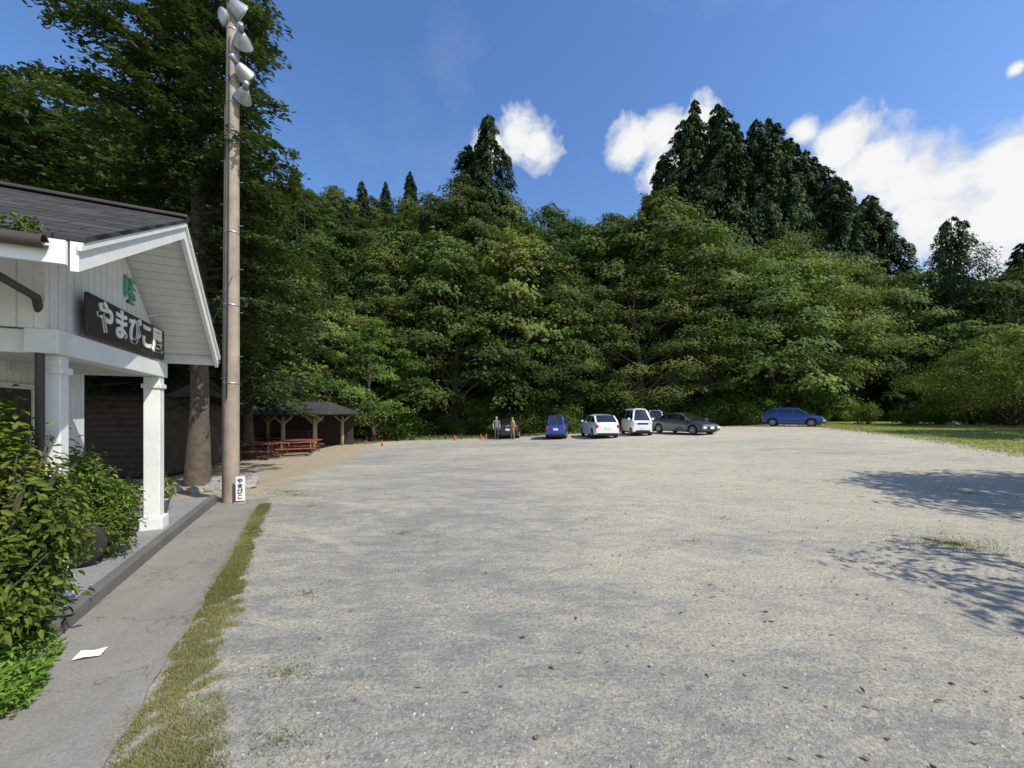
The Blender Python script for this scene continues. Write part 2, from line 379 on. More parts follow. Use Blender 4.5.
def fir(seed,H,Rc,nb,ls,lo=.12,power=.7,dens=1.0,trunk=.26,minL=.6,kk=17):
    r=np.random.default_rng(seed); g=Geo()
    zt=np.linspace(-.3,H,8); g.tube(np.stack([np.sin(zt*.4)*.06,np.cos(zt*.5)*.05,zt],1),np.interp(zt,[-.3,0,H],[trunk*1.4,trunk,.03]),12)
    for i in range(nb):
        t=lo+(1-lo)*((i+.5)/nb)
        L=Rc*(1-t)**power*r.uniform(.55,1.15)+minL
        an=i*2.39996+r.normal(0,.5); ca,sa=math.cos(an),math.sin(an); z0=t*H
        up=r.uniform(.0,.22)+t*.25; dr=r.uniform(.22,.42)
        qs=np.linspace(0,1,7)
        bend=r.normal(0,.15)
        bxy=lambda q:(ca*L*q-sa*L*bend*q*q, sa*L*q+ca*L*bend*q*q, z0+L*(up*q-dr*q*q))
        P=np.array([bxy(q) for q in qs]); g.tube(P,np.linspace(.035+.008*L,.006,7),5)
        nt_=int(13*L*dens)
        tq=r.uniform(.10,1,nt_); side=np.where(r.random(nt_)<.5,-1,1)
        tl=L*.34*(1.1-tq*.9)*r.uniform(.5,1.3,nt_)+.18
        bv=r.normal(0,.12)
        for j in range(nt_):
            b0=np.array(bxy(tq[j])); aa=an+side[j]*r.uniform(.6,1.2)
            d=np.array([math.cos(aa),math.sin(aa),-.28+r.normal(0,.15)])
            k=int(kk*(tl[j]/.4)+8); s_=r.uniform(0,1,k)
            c=b0+d*(s_*tl[j])[:,None]+r.normal(0,.045,(k,3))-np.array([0,0,1])*(s_**2*tl[j]*.25)[:,None]
            n=np.array([0,0,1.])+np.array([ca,sa,0])*.3+r.normal(0,.35,(k,3)); tt=d+r.normal(0,.7,(k,3))
            l=ls*r.uniform(.7,1.4,k)
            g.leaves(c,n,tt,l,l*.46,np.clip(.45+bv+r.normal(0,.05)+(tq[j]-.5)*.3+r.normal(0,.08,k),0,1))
    return g.mesh('fir_%d'%seed,[M['bark'],M['leaf_fir']])
def shrub(seed,Rx,H,n,ls,leaf='leaf_bush',fold=False,stems=14):
    r=np.random.default_rng(seed); g=Geo()
    for i in range(stems):
        a=r.uniform(0,6.28); e=r.uniform(.3,.9)*Rx
        g.tube([(0,0,-.1),(e*.4*math.cos(a),e*.4*math.sin(a),H*.45),(e*math.cos(a),e*math.sin(a),H*r.uniform(.6,.95))],[.02*H,.014*H,.004],5)
    K=40; cc=r.normal(0,1,(K,3)); cc/=np.linalg.norm(cc,axis=1)[:,None]; cc*=r.uniform(.45,.85,(K,1))
    cid=r.integers(0,K,n); off=r.normal(0,.17,(n,3)); p=cc[cid]+off
    cv=r.normal(0,.1,K)
    c=np.stack([p[:,0]*Rx,p[:,1]*Rx,(p[:,2]*.5+.52)*H],1); c[:,2]=np.maximum(c[:,2],.03)
    nn=p/np.linalg.norm(p,axis=1)[:,None]*.7+np.array([0,0,.7])+r.normal(0,.5,(n,3))
    t=p+np.array([0,0,-.3])+r.normal(0,.6,(n,3)); l=ls*r.uniform(.6,1.4,n)
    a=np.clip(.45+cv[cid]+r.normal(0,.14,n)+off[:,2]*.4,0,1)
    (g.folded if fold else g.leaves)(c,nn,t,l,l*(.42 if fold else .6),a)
    return g.mesh('shrub_%d'%seed,[M['bark'],M[leaf]])
PB=[broadleaf(11,14,6.6,.16,58,360,.31,padr=(.24,.4)),broadleaf(12,15,6.2,.18,60,360,.31,vbase=.28,padr=(.24,.4)),broadleaf(13,12,6.2,.12,54,360,.30,vbase=.52,padr=(.24,.4))]
PBL=[broadleaf(14,12,5.6,.15,52,360,.28,leaf='leaf_light',vbase=.40,padr=(.22,.38))]
PC=[cedar(21,19,4.6,140,140,.5,power=.62),cedar(22,22,4.9,150,140,.52,power=.68),cedar(23,17,4.4,130,140,.48,power=.55,jt=.25)]
PCD=[cedar(24,20,4.4,160,210,.42,power=.5,jt=.22,lo=.05),cedar(25,20,4.1,160,210,.42,power=.58,jt=.2,lo=.05)]
PS=[shrub(31,1.6,1.8,2600,.16),shrub(32,1.5,1.4,2400,.15,'leaf_broad'),shrub(33,1.3,2.2,2400,.15,'leaf_light')]
FB1=broadleaf(41,15,8.4,.05,125,420,.23,vbase=.44,padr=(.15,.30),flat=.34)
FB2=broadleaf(42,18,8.7,.04,135,430,.23,vbase=.47,padr=(.15,.30),flat=.32)
FL=broadleaf(43,9,3.9,.2,60,360,.17,leaf='leaf_light',vbase=.45,trunkr=.16)

forest=empty('forest')
def inst(me,x,y,z,s,parent=forest,name='tree',sz=None):
    return link(name,me,parent,(x,y,z),(rng.normal(0,.03),rng.normal(0,.03),rng.uniform(0,6.28)),(s,s,(sz or s)))
cnt=0
sp=5.9
for yy in np.arange(35,76,sp):
    for xx in np.arange(-66,98,sp):
        x=xx+rng.uniform(-2.4,2.4); y=yy+rng.uniform(-2.4,2.4)
        if y<float(foot(x))+1.5: continue
        z=float(hz(x,y))-.3
        w=(y-float(foot(x)))/28
        pc=0.03
        if x>20 and w>.5: pc=.7
        if -8<x<=20 and w>.6: pc=.05
        if x>50: pc=.3
        if rng.random()<pc: inst(PC[rng.integers(3)],x,y,z,rng.uniform(.8,1.05))
        else:
            s=rng.uniform(.8,1.35)
            if 12<x<20 and w>.5: s*=.8
            inst(PB[rng.integers(3)] if rng.random()<.64 else PBL[0],x,y,z,s)
        cnt+=1
for (x,y,zt) in [(20.3,52,36.5),(22.6,51,40.5),(24.9,52,43.5),(27.2,51,43.0),(29.6,53,41.5),(32,52,40.5),(34.4,52,41),(37,53,39),(39,52,37),(41.8,52,35.5),(45,53,34),(48,53,31.5),(51,53,29),
                 (-5.2,55,40),(-3.0,53,42.5),(26,47,36),(30.5,47,35),(35,48,34),(40,49,31),(22,48,33)]:
    zb=float(hz(x,y))-.3; H=zt-zb
    link('tree',PCD[int(x*10)%2],forest,(x,y,zb),(rng.normal(0,.02),rng.normal(0,.02),rng.uniform(0,6.28)),(1.05+rng.uniform(-.1,.15),)*2+(H/20,))
far=empty('mountain_forest')
for yy in np.arange(126,222,10):
    for xx in np.arange(-1.42*yy-15,-.26*yy,10):
        x=xx+rng.uniform(-4,4); y=yy+rng.uniform(-4,4)
        inst(PC[rng.integers(3)] if rng.random()<.12 else PB[rng.integers(3)],x,y,float(mz(x,y))-1,rng.uniform(.95,1.5),far); cnt+=1
print('trees',cnt,time.time()-T0)
def feat(name,me,x,y,s,sz=None,dz=0,rot=None):
    z=max(ghf(x,y),float(hz(x,y)) if y>33 else -9)
    return link(name,me,None,(x,y,z+dz),(0,0,rng.uniform(0,6.28) if rot is None else rot),(s,s,sz or s))
feat('zelkova_tree',FB1,4.2,37.0,.88,.80)
feat('zelkova_tree',FB2,12.5,37.5,.92,.72)
feat('maple_tree',FB2,20.5,40,1.0,.95)
feat('maple_tree',FB1,29.5,42,1.05,1.10)
feat('maple_tree',FB2,36.5,46,.9,.85)
feat('zelkova_tree',FB1,-1.5,38,.6,.75)
feat('zelkova_tree',FB2,-6,39,.65,.7)
feat('zelkova_tree',FB1,7.5,48.5,.80,.98)
feat('zelkova_tree',FB2,-10.5,50,.75,.82)
feat('maple_tree',FL,-10.9,30.2,1.0,1.05)
feat('maple_tree',PB[2],-16,35,1.0,1.0)
feat('zelkova_tree',PB[1],-20,33,1.0,1.0)
feat('maple_tree',PB[0],-26,31,1.0,1.0)
feat('zelkova_tree',PBL[0],-9,36,.8,.95)
feat('pine_tree',cedar(51,17,5.8,80,330,.30,lo=.3,leaf='leaf_cedar',power=.42,jt=.35),52.5,46,.95,1.42)
feat('cherry_tree',broadleaf(52,5.6,5.4,.26,95,560,.15,leaf='leaf_light',vbase=.60,trunkr=.13,padr=(.22,.36)),35.2,27,1.0,1.18)
feat('maple_tree',PB[2],46,40,1.0,.85)
feat('maple_tree',PB[0],43,47,1.1,1.15)
feat('maple_tree',PB[1],56,43,1.2,1.1)
feat('maple_tree',PB[0],63,47,1.3,1.25)
feat('maple_tree',PBL[0],50,39,.9,.8)
feat('cedar_tree',PC[2],47,52,1.0,1.0)
feat('cedar_tree',PC[0],59,50,1.0,.9)
feat('cherry_tree',PB[2],16.2,4.4,.72,.78)
feat('cherry_tree',broadleaf(53,4.6,2.3,.5,26,150,.13,leaf='leaf_light',trunkr=.1),8.4,1.2,1.0,1.0)
feat('cherry_tree',PB[0],30.5,17.0,.7,.75)
ug=empty('undergrowth')
for x in np.arange(-30,62,1.15):
    for k in range(2):
        xx=x+rng.uniform(-.6,.6); yy=float(foot(xx))+rng.uniform(-.6,3.2)-(.4 if k else 0)
        inst(PS[rng.integers(3)],xx,yy,float(hz(xx,yy))-.1+ (0.25 if yy<float(foot(xx)) else 0),rng.uniform(.6,1.3),ug,'shrub')
for i in range(60):
    xx=rng.uniform(-26,-8.5); yy=rng.uniform(31.5,36)
    inst(PS[rng.integers(3)],xx,yy,ghf(xx,yy),rng.uniform(.9,1.6),ug,'shrub')
for i in range(26):
    xx=rng.uniform(-21,-12.8); yy=15.0+(xx+14)*.2+rng.uniform(-1,1.2)
    inst(PS[1],xx-1.5,yy,ghf(xx,yy),rng.uniform(.9,1.3),ug,'shrub')
for (x,y,s) in [(37,31,1.3),(39.5,31,1.5),(36.5,28.5,.9),(41,29,1.6),(34.5,31,.9),(43,33,1.8),(32.5,31.5,.8),(30.5,33,.9)]:
    inst(PS[rng.integers(3)],x,y,ghf(x,y)-.1,s,ug,'shrub')
F1=fir(61,15.0,4.0,108,.115,lo=.27,dens=1.0,trunk=.22,minL=.8)
link('fir_tree',F1,None,(-7.85,9.6,ghf(-7.75,9.6)),(0,0,.5))
F2=fir(62,13,3.3,70,.15,lo=.20,dens=.9,trunk=.2,minL=.8,kk=14)
link('fir_tree',F2,None,(-13.0,10.4,0),(0,0,2.1),(1.1,1.1,.76))
link('fir_tree',F2,None,(-10.9,13.6,-.1),(0,0,4.0),(1.05,1.05,.82))
link('fir_tree',F2,None,(-16.5,18.5,-.2),(0,0,1.0),(1.3,1.3,1.0))
link('fir_tree',F2,None,(-12.9,18.8,-.3),(0,0,5.2),(1.05,1.05,.84))
print('trees built',time.time()-T0)

# ------------------------------------------------------------ NEAR VEGETATION
b1=shrub(71,.46,1.66,8500,.060,'leaf_bush',True,30)
link('laurel_bush',b1,None,(-3.74,2.78,0),(0,0,0))
link('laurel_bush',b1,None,(-4.25,3.0,0),(0,0,2),(1.1,1.1,1.05))
link('laurel_bush',shrub(72,.42,.8,5000,.06,'leaf_bush',True,16),None,(-3.58,2.52,0),(0,0,1),(1,1,1.2))
link('flowering_shrub',shrub(73,.46,1.25,4800,.06,'leaf_light',True,16),None,(*ps(-2.62,6.25),.05))
link('flowering_shrub',shrub(74,.4,.8,2500,.06,'leaf_bush',True,12),None,(*ps(-2.75,7.3),.05))
link('flowering_shrub',shrub(78,.26,.55,2200,.045,'leaf_bush',True,10),None,(*ps(-2.1,5.75),.1))
g=Geo(); n=26000
p=rng.uniform(-2.6,-1.15,n); s_=rng.uniform(2.0,4.35,n)
edge=np.interp(s_,[2,2.7,3.3,3.9,4.35],[-1.22,-1.30,-1.42,-1.50,-1.70])-.20*vn(s_,s_*0,5)
ok=(p<edge)&(vn(p,s_,4)+rng.normal(0,.15,n)+np.clip((edge-p)*1.2,0,.4)>.46)&~((np.abs(p+1.43)<.10)&(np.abs(s_-3.72)<.14)); p=p[ok]; s_=s_[ok]; n=len(p)
x=s_*DX+p*.894;y=s_*DY+p*.447; h=.02+rng.uniform(.0,.15,n)*(.2+vn(p,s_,5))
g.folded(np.stack([x,y,h],1),np.array([0,0,1.])+rnd(n,.5),rnd(n),.038*rng.uniform(.6,1.5,n),.017,np.clip(rng.normal(.55,.2,n),0,1),0)
link('weeds',g.mesh('weeds',[M['leaf_weed']]))
def blades(name,x,y,z,h,w,a,mat):
    n=len(x); th=rng.uniform(0,6.28,n); ln=rng.normal(0,.55,(n,2))
    d=np.stack([np.cos(th)*w/2,np.sin(th)*w/2,np.zeros(n)],1); b0=np.stack([x,y,z],1)
    mid=b0+np.stack([ln[:,0]*h*.3,ln[:,1]*h*.3,h*.6],1); tip=b0+np.stack([ln[:,0]*h,ln[:,1]*h,h],1)
    v=np.stack([b0-d,b0+d,mid+d*.7,mid-d*.7],1).reshape(-1,3)
    g=Geo(); g.add(v,np.arange(n*4).reshape(-1,4),0,np.repeat(a,4))
    v2=np.stack([mid-d*.7,mid+d*.7,tip+d*.08,tip-d*.08],1).reshape(-1,3)
    g.add(v2,np.arange(n*4).reshape(-1,4),0,np.repeat(a,4))
    return link(name,g.mesh(name,[mat]))
n=140000
s_=1.0+7.4*rng.random(n)**1.15; wid=np.interp(s_,[1,2.5,4,5.5,8.2],[.48,.42,.27,.19,.11])
q=rng.random(n); p=-.95+q*wid*(.7+.7*vn(s_,0*s_,2.3))+rng.normal(0,.03,n)
xx=s_*DX+p*.894; yy=s_*DY+p*.447
pat=.5*vn(xx,yy,3)+.5*vn(xx,yy,13)+rng.normal(0,.09,n)
ok=(pat>.30+.8*np.abs(q-.40)**1.5); s_=s_[ok];p=p[ok];xx=xx[ok];yy=yy[ok];n=len(p)
a=np.clip(.24+.65*vn(xx,yy,2.2)+rng.normal(0,.2,n),0,1)
blades('grass_verge',xx,yy,np.full(n,.0),rng.uniform(.010,.032,n),np.full(n,.0035),a,M['grass'])
X=[];Y=[];
for (cx,cy,r_,k) in [(5.7,4.95,.32,2600),(-1.9,3.6,.10,200),(-1.55,5.4,.12,250),(9.5,8.0,.4,700),(-4.6,8.2,.35,900),(-5.0,8.6,.3,900),(-1.45,2.5,.12,350),(-1.2,2.0,.15,350),(3.4,6.2,.15,150),(-3.7,7.1,.15,200),(2.4,5.1,.1,90),(-1.1,1.65,.1,200)]:
    rr=np.abs(rng.normal(0,r_,k)); t=rng.uniform(0,6.28,k); X.append(cx+rr*np.cos(t)*1.4);Y.append(cy+rr*np.sin(t))
X=np.concatenate(X);Y=np.concatenate(Y);n=len(X)
blades('weed_tufts',X,Y,gh(X,Y)-.003,rng.uniform(.008,.03,n),np.full(n,.005),np.clip(rng.normal(.45,.22,n),0,1),M['grass'])
n=60000; y=rng.uniform(8,36,n); x=17.6+(y-13.2)*.36+rng.uniform(0,1,n)**1.3*18+rng.normal(0,.5,n)
blades('lawn_grass',x,y,gh(x,y)-.01,rng.uniform(.02,.07,n),np.full(n,.03),np.clip(.25+.6*vn(x,y,.5)+rng.normal(0,.15,n),0,1),M['grass_lawn'])
n=16000; x=rng.uniform(-14,16,n); y=31.3+x*.1+rng.random(n)*3.5
blades('bank_grass',x,y,np.maximum(gh(x,y),hz(x,y))-.01,rng.uniform(.06,.25,n),np.full(n,.04),np.clip(rng.normal(.5,.2,n),0,1),M['grass_lawn'])
n=18000; rr=1.6+rng.random(n)**1.5*11; t=rng.uniform(-.62,1.05,n); x=rr*np.sin(t); y=rr*np.cos(t)
pp=x*.894+y*.447; ok=(pp>-.7); x=x[ok];y=y[ok];n=len(x)
sz=np.minimum(rng.lognormal(-5.75,.45,n),.009)
th=rng.uniform(0,6.28,n)
cb=np.array([(-1,-1,0),(1,-1,0),(1,1,0),(-1,1,0),(-.6,-.6,1),(.6,-.6,1),(.6,.6,1),(-.6,.6,1)],float)
cbr=cb[None]*rng.uniform(.6,1.2,(n,8,3)); cx_=cbr[...,0]*np.cos(th)[:,None]-cbr[...,1]*np.sin(th)[:,None]; cy_=cbr[...,0]*np.sin(th)[:,None]+cbr[...,1]*np.cos(th)[:,None]
V=np.stack([x[:,None]+cx_*sz[:,None],y[:,None]+cy_*sz[:,None],gh(x,y)[:,None]-.001+cbr[...,2]*sz[:,None]*.8],-1)
F=np.array([(4,5,6,7),(0,1,5,4),(1,2,6,5),(2,3,7,6),(3,0,4,7)]); F=(np.arange(n)[:,None,None]*8+F[None]).reshape(-1,4)
mm,nt,b=base('pebble'); a=nd(nt,'ShaderNodeAttribute',attribute_name='v').outputs['Fac']
nt.links.new(ramp(nt,a,[(0,(0.18,0.18,0.165)),(.6,(0.34,0.33,0.29)),(1,(0.50,0.475,0.41))]),b.inputs['Base Color']); b.inputs['Roughness'].default_value=.9
g=Geo(); g.add(V.reshape(-1,3),F,0,np.repeat(rng.random(n),8)); link('gravel',g.mesh('gravel',[mm]))
n=800; rr=1.7+rng.random(n)**1.2*14; t=rng.uniform(-.5,1.0,n); x=rr*np.sin(t);y=rr*np.cos(t)
ok=(x*.894+y*.447>-.8)&((rng.random(n)<.3)|(x>1.2)); x=x[ok];y=y[ok];n=len(x)
mm,nt,b=base('dry_leaf'); a=nd(nt,'ShaderNodeAttribute',attribute_name='v').outputs['Fac']
nt.links.new(ramp(nt,a,[(0,(0.12,0.06,0.03)),(.6,(0.28,0.17,0.08)),(1,(0.42,0.32,0.15))]),b.inputs['Base Color'])
g=Geo(); g.folded(np.stack([x,y,gh(x,y)+.006],1),np.array([0,0,1.])+rnd(n,.3),rnd(n),rng.uniform(.018,.05,n),rng.uniform(.012,.028,n),rng.random(n),0)
link('fallen_leaves',g.mesh('fallen_leaves',[mm]))

# ------------------------------------------------------------ PATH
def strip(name,p0,p1,s0,s1,lift,mat,ns=50,wob=0.0):
    ss=np.linspace(s0,s1,ns); V=[]
    for i,s in enumerate(ss):
        a=p0 if np.isscalar(p0) else np.interp(s,p0[0],p0[1]); b_=p1
        b_=b_+wob*math.sin(s*5.1)+wob*math.sin(s*13.7)
        for p in (a,b_):
            x,y=ps(p,s); V.append((x,y,ghf(x,y)+lift))
        x,y=ps(b_,s); V.append((x,y,ghf(x,y)-.03))
    F=[]
    for i in range(ns-1):
        k=i*3; F.append((k,k+1,k+4,k+3)); F.append((k+1,k+2,k+5,k+4))
    return polymesh(name,V,F,mat)
strip('concrete_path',([0,3.5,4.2,9.2],[-1.62,-1.66,-1.78,-2.0]),-.925,-1,9.2,.016,M['concrete'],90,.012)

# ------------------------------------------------------------ BUILDING (local frame: x=p, y=s)
B=empty('white_wooden_shop',(0,0,0),math.atan2(.447,.894))
box('porch_floor',-3.4,-1.84,4.3,9.0,-.1,.115,M['platform'],B,.01)
box('kerb_edge',-1.838,-1.74,4.1,9.05,-.1,.135,M['kerb'],B,.015)
box('step_stone',-2.3,-1.84,4.0,4.29,-.1,.07,M['kerb'],B,.02)
ZB=2.18
for k,(s) in enumerate((4.68,6.88)):
    w_=.062 if k==0 else .085
    box('post_%d'%k,-2.02-w_,-2.02+w_,s-w_,s+w_,.28,ZB,M['white'],B,.008)
    box('post_base_%d'%k,-2.02-w_-.04,-2.02+w_+.04,s-w_-.04,s+w_+.04,.112,.28,M['white'],B,.012)
    box('post_collar_%d'%k,-2.02-w_-.02,-2.02+w_+.02,s-w_-.02,s+w_+.02,ZB-.16,ZB-.10,M['white'],B,.008)
box('front_beam',-2.12,-1.92,4.5,7.05,ZB,ZB+.2,M['white'],B,.008)
box('side_beam_near',-3.3,-2.122,4.57,4.75,ZB+.002,ZB+.198,M['white'],B,.008)
box('side_beam_far',-3.3,-2.122,6.79,6.97,ZB+.002,ZB+.198,M['white'],B,.008)
box('porch_ceiling',-3.3,-2.125,4.752,6.788,ZB+.12,ZB+.16,M['white_p'],B)
AS,AZ=5.6,3.86; NS,NZ=3.45,2.78; FS,FZ=7.25,2.56; PF=-1.38; PBk=-8.0
def gz(s): return AZ-(AS-s)*(AZ-NZ)/(AS-NS) if s<AS else AZ-(s-AS)*(AZ-FZ)/(FS-AS)
sl=4.5;sr=7.02
V=[(-2.0,sl,ZB+.2),(-2.0,sr,ZB+.2),(-2.0,sr,gz(sr)-.1),(-2.0,AS,AZ-.12),(-2.0,sl,gz(sl)-.1)]
V+= [(-2.06,a[1],a[2]) for a in V]
polymesh('gable_wall',V,[(0,1,2,3,4),(9,8,7,6,5)]+[(i,5+i,5+(i+1)%5,(i+1)%5) for i in range(5)],M['white_v'],B)
for nm,s in (('side_wall_near',4.52),('side_wall_far',7.0)):
    h=gz(s)-.1; box(nm,-3.3,-2.062,s-.02,s+.02,ZB+.2,h,M['white_x'],B)
def slab(name,s0,z0,s1,z1,p0,p1,th,mat,off=0):
    V=[(p0,s0,z0+off),(p1,s0,z0+off),(p1,s1,z1+off),(p0,s1,z1+off),(p0,s0,z0+off-th),(p1,s0,z0+off-th),(p1,s1,z1+off-th),(p0,s1,z1+off-th)]
    return polymesh(name,V,[(0,1,2,3),(7,6,5,4),(0,4,5,1),(1,5,6,2),(2,6,7,3),(3,7,4,0)],mat,B)
slab('roof_near',NS,NZ,AS,AZ,PBk,PF+.03,.035,M['shingle'],.045)
slab('roof_far',AS+.001,AZ,FS,FZ,PBk,PF+.03,.035,M['shingle'],.045)
beam('ridge_cap',(PBk,AS,AZ+.055),(PF+.04,AS,AZ+.055),.14,.035,M['gutter'],B,bev=.01)
slab('soffit_near',NS+.04,gz(NS+.04),AS,AZ,PBk,PF-.045,.05,M['white_p'],.006)
slab('soffit_far',AS+.001,AZ,FS-.04,gz(FS-.04),PBk,PF-.045,.05,M['white_p'],.006)
slab('barge_near',NS,NZ,AS,AZ,PF-.04,PF,.19,M['white'],.008)
slab('barge_far',AS+.001,AZ,FS,FZ,PF-.04,PF,.19,M['white'],.008)
slab('barge_trim_near',NS-.02,NZ-.01,AS,AZ,PF+.001,PF+.022,.05,M['white'],.008)
slab('barge_trim_far',AS+.001,AZ,FS+.02,FZ-.02,PF+.001,PF+.022,.05,M['white'],.008)
box('eave_fascia_near',PBk,PF-.05,NS-.03,NS-.002,NZ-.15,NZ+.0,M['white'],B)
box('eave_fascia_far',PBk,PF-.05,FS+.002,FS+.03,FZ-.15,FZ,M['white'],B)
for k,p in enumerate((-2.4,-3.0)):
    slab('rafter_%d'%k,AS+.3,gz(AS+.3),FS-.1,gz(FS-.1),p-.03,p+.03,.08,M['white'],-.046)
tubeobj('gutter_near',[(PBk,NS-.07,NZ-.02),(PF-.12,NS-.07,NZ-.04)],.042,M['gutter'],B)
tubeobj('gutter_far',[(PBk,FS+.09,FZ-.05),(PF+.0,FS+.09,FZ-.07)],.05,M['gutter'],B)
tubeobj('downpipe',[(-1.9,NS-.07,NZ-.08),(-1.94,NS+.1,NZ-.12),(-2.03,4.46,2.62),(-2.04,4.53,2.5),(-2.04,4.535,.2)],.028,M['gutter'],B)
link('gutter_weeds',shrub(75,.08,.12,160,.035,'leaf_bush',True,4),B,(-1.62,NS+.0,NZ+.01))
box('main_wall',-8.8,-3.3,2.3,8.4,0,2.42,M['white_v'],B)
box('wall_base',-8.8,-3.27,2.3,8.43,0,.35,M['kerb'],B)
box('door_dark',-3.298,-3.26,4.9,5.9,.16,2.05,M['dark_wood'],B,.01)
box('door_glass',-3.26,-3.25,5.0,5.8,.9,1.95,M['black'],B)
box('window_frame',-3.298,-3.25,6.35,7.75,.85,2.05,M['white'],B,.01)
box('window_glass',-3.249,-3.243,6.42,7.68,.92,1.98,M['black'],B)
box('window_mullion',-3.242,-3.23,7.03,7.08,.92,1.98,M['white'],B)
V=[(-9.3,1.8,2.42),(-2.9,1.8,2.42),(-2.9,8.9,2.42),(-9.3,8.9,2.42),(-6.1,4.0,3.7),(-6.1,6.7,3.7)]
polymesh('main_roof',V,[(0,1,4),(1,2,5,4),(2,3,5),(3,0,4,5),(3,2,1,0)],M['shingle'],B)
sb=box('sign_board',-1.935,-1.895,4.90,6.84,2.40,2.81,M['sign_wood'],B,.02)
def text(name,body,size,loc,mat,parent,off=.0,ext=.006,rot=(R(90),0,R(90)),sp_=1.0):
    c=bpy.data.curves.new(name,'FONT'); c.body=body; c.size=size; c.extrude=ext; c.offset=off; c.align_x='CENTER'; c.align_y='CENTER'; c.space_character=sp_
    c.materials.append(mat); return link(name,c,parent,loc,rot)
text('sign_lettering','やまびこ屋',.335,(-1.886,5.865,2.605),M['letter'],B,off=.009,sp_=1.03)
g=Geo()
for a,b_ in [((-.10,.12),(.10,.12)),((0,.15),(0,-.14)),((-.11,.03),(.12,.04)),((-.1,-.06),(-.02,.0)),((.02,0),(.11,-.09)),((-.08,-.14),(.09,-.14)),((-.13,.15),(-.13,-.1))]:
    q=np.array([(0,a[0],a[1]),(0,(a[0]+b_[0])/2,(a[1]+b_[1])/2+.01),(0,b_[0],b_[1])]); g.tube(q,[.014,.02,.012],6)
link('green_emblem',g.mesh('emblem',[M['green']]),B,(-1.985,6.05,3.12))
tubeobj('gable_light_arm',[(-1.99,6.6,2.95),(-1.8,6.6,3.0),(-1.75,6.6,2.93)],.012,M['white'],B)
pl=empty('log_planter',(*ps(-2.3,6.45),.115))
for i in range(5):
    a=i*1.25; lathe('log_%d'%i,[(.06,0),(.065,.1),(.062,.26+.04*(i%3)),(.055,.265+.04*(i%3))],M['log'],pl,10,loc=(.12*math.cos(a),.12*math.sin(a),0))
link('planter_plants',shrub(76,.26,.5,900,.055,'leaf_light',True,6),pl,(0,0,.2))
pt=empty('flower_pot',(*ps(-2.25,7.9),.115))
lathe('pot',[(.09,0),(.13,.2),(.14,.2),(.14,.23),(.115,.23),(.11,.19)],M['terracotta'],pt)
link('plant',shrub(77,.2,.4,500,.06,'leaf_weed',True,5),pt,(0,0,.18))
sc=empty('motor_scooter',(*ps(-2.75,5.55),.115),R(20))
for i,x in enumerate((-.55,.55)):
    lathe('wheel_%d'%i,[(.14,-.045),(.22,-.04),(.235,0),(.22,.04),(.14,.045)],M['rubber'],sc,20,loc=(x,0,.235),rot=(R(90),0,0))
    lathe('hub_%d'%i,[(.13,-.02),(.13,.02)],M['galv'],sc,12,loc=(x,0,.235),rot=(R(90),0,0))
polymesh('body',[(x,y*w,z) for y in(-1,1) for x,z,w in((-.75,.55,.12),(-.6,.78,.14),(-.1,.8,.15),(.0,.62,.14),(.05,.32,.15),(.35,.3,.15),(.1,.2,.13),(-.45,.25,.13))],
   [(7,6,5,4,3,2,1,0),(8,9,10,11,12,13,14,15)]+[(i,(i+1)%8,8+(i+1)%8,8+i) for i in range(8)],M['black'],sc,bev=.02)
polymesh('leg_shield',[(x,y*w,z) for y in(-1,1) for x,z,w in((.33,.3,.2),(.28,.6,.2),(.4,.95,.1),(.46,.93,.1),(.4,.6,.17),(.42,.3,.15))],
   [(5,4,3,2,1,0),(6,7,8,9,10,11)]+[(i,(i+1)%6,6+(i+1)%6,6+i) for i in range(6)],M['black'],sc,bev=.02)
tubeobj('handlebar',[(.35,-.33,1.02),(.42,-.1,.98),(.42,.1,.98),(.35,.33,1.02)],.016,M['galv'],sc)
tubeobj('fork',[(.55,0,.235),(.42,0,.95)],.025,M['galv'],sc)
polymesh('paper_sheet',[(-.07,-.045,0),(.0,-.05,.012),(.08,-.04,.004),(.075,.05,.014),(0,.045,.006),(-.075,.05,.012)],[(0,1,4,5),(1,2,3,4)],M['paper'],None,loc=(-2.92,2.66,.024),rot=(0,0,.3))
rk=empty('rock_border')
for i in range(16):
    a=rng.uniform(0,6.28); x=-7.4+.9*math.cos(a)+rng.normal(0,.2); y=9.2+.7*math.sin(a)
    r_=rng.uniform(.12,.26)
    bm=bmesh.new(); bmesh.ops.create_icosphere(bm,subdivisions=2,radius=r_)
    for v in bm.verts:
        k=1+.25*math.sin(v.co.x*11/r_*.3+i)+.15*math.sin(v.co.y*17/r_*.3+i*2); v.co*=k; v.co.z*=.65
    me=bpy.data.meshes.new('rock'); bm.to_mesh(me); bm.free(); me.materials.append(M['stone'])
    link('rock_%d'%i,me,rk,(x,y,ghf(x,y)+r_*.2),(0,0,a))
rk2=empty('garden_rocks')
for i in range(9):
    x=33.5+i*1.1+rng.normal(0,.3); y=29.5+rng.normal(0,.5); r_=rng.uniform(.35,.7)
    link('rock_%d'%i,bpy.data.objects['rock_%d'%(i+1)].data,rk2,(x,y,ghf(x,y)),(0,0,i),(r_*4,r_*3,r_*3.2))

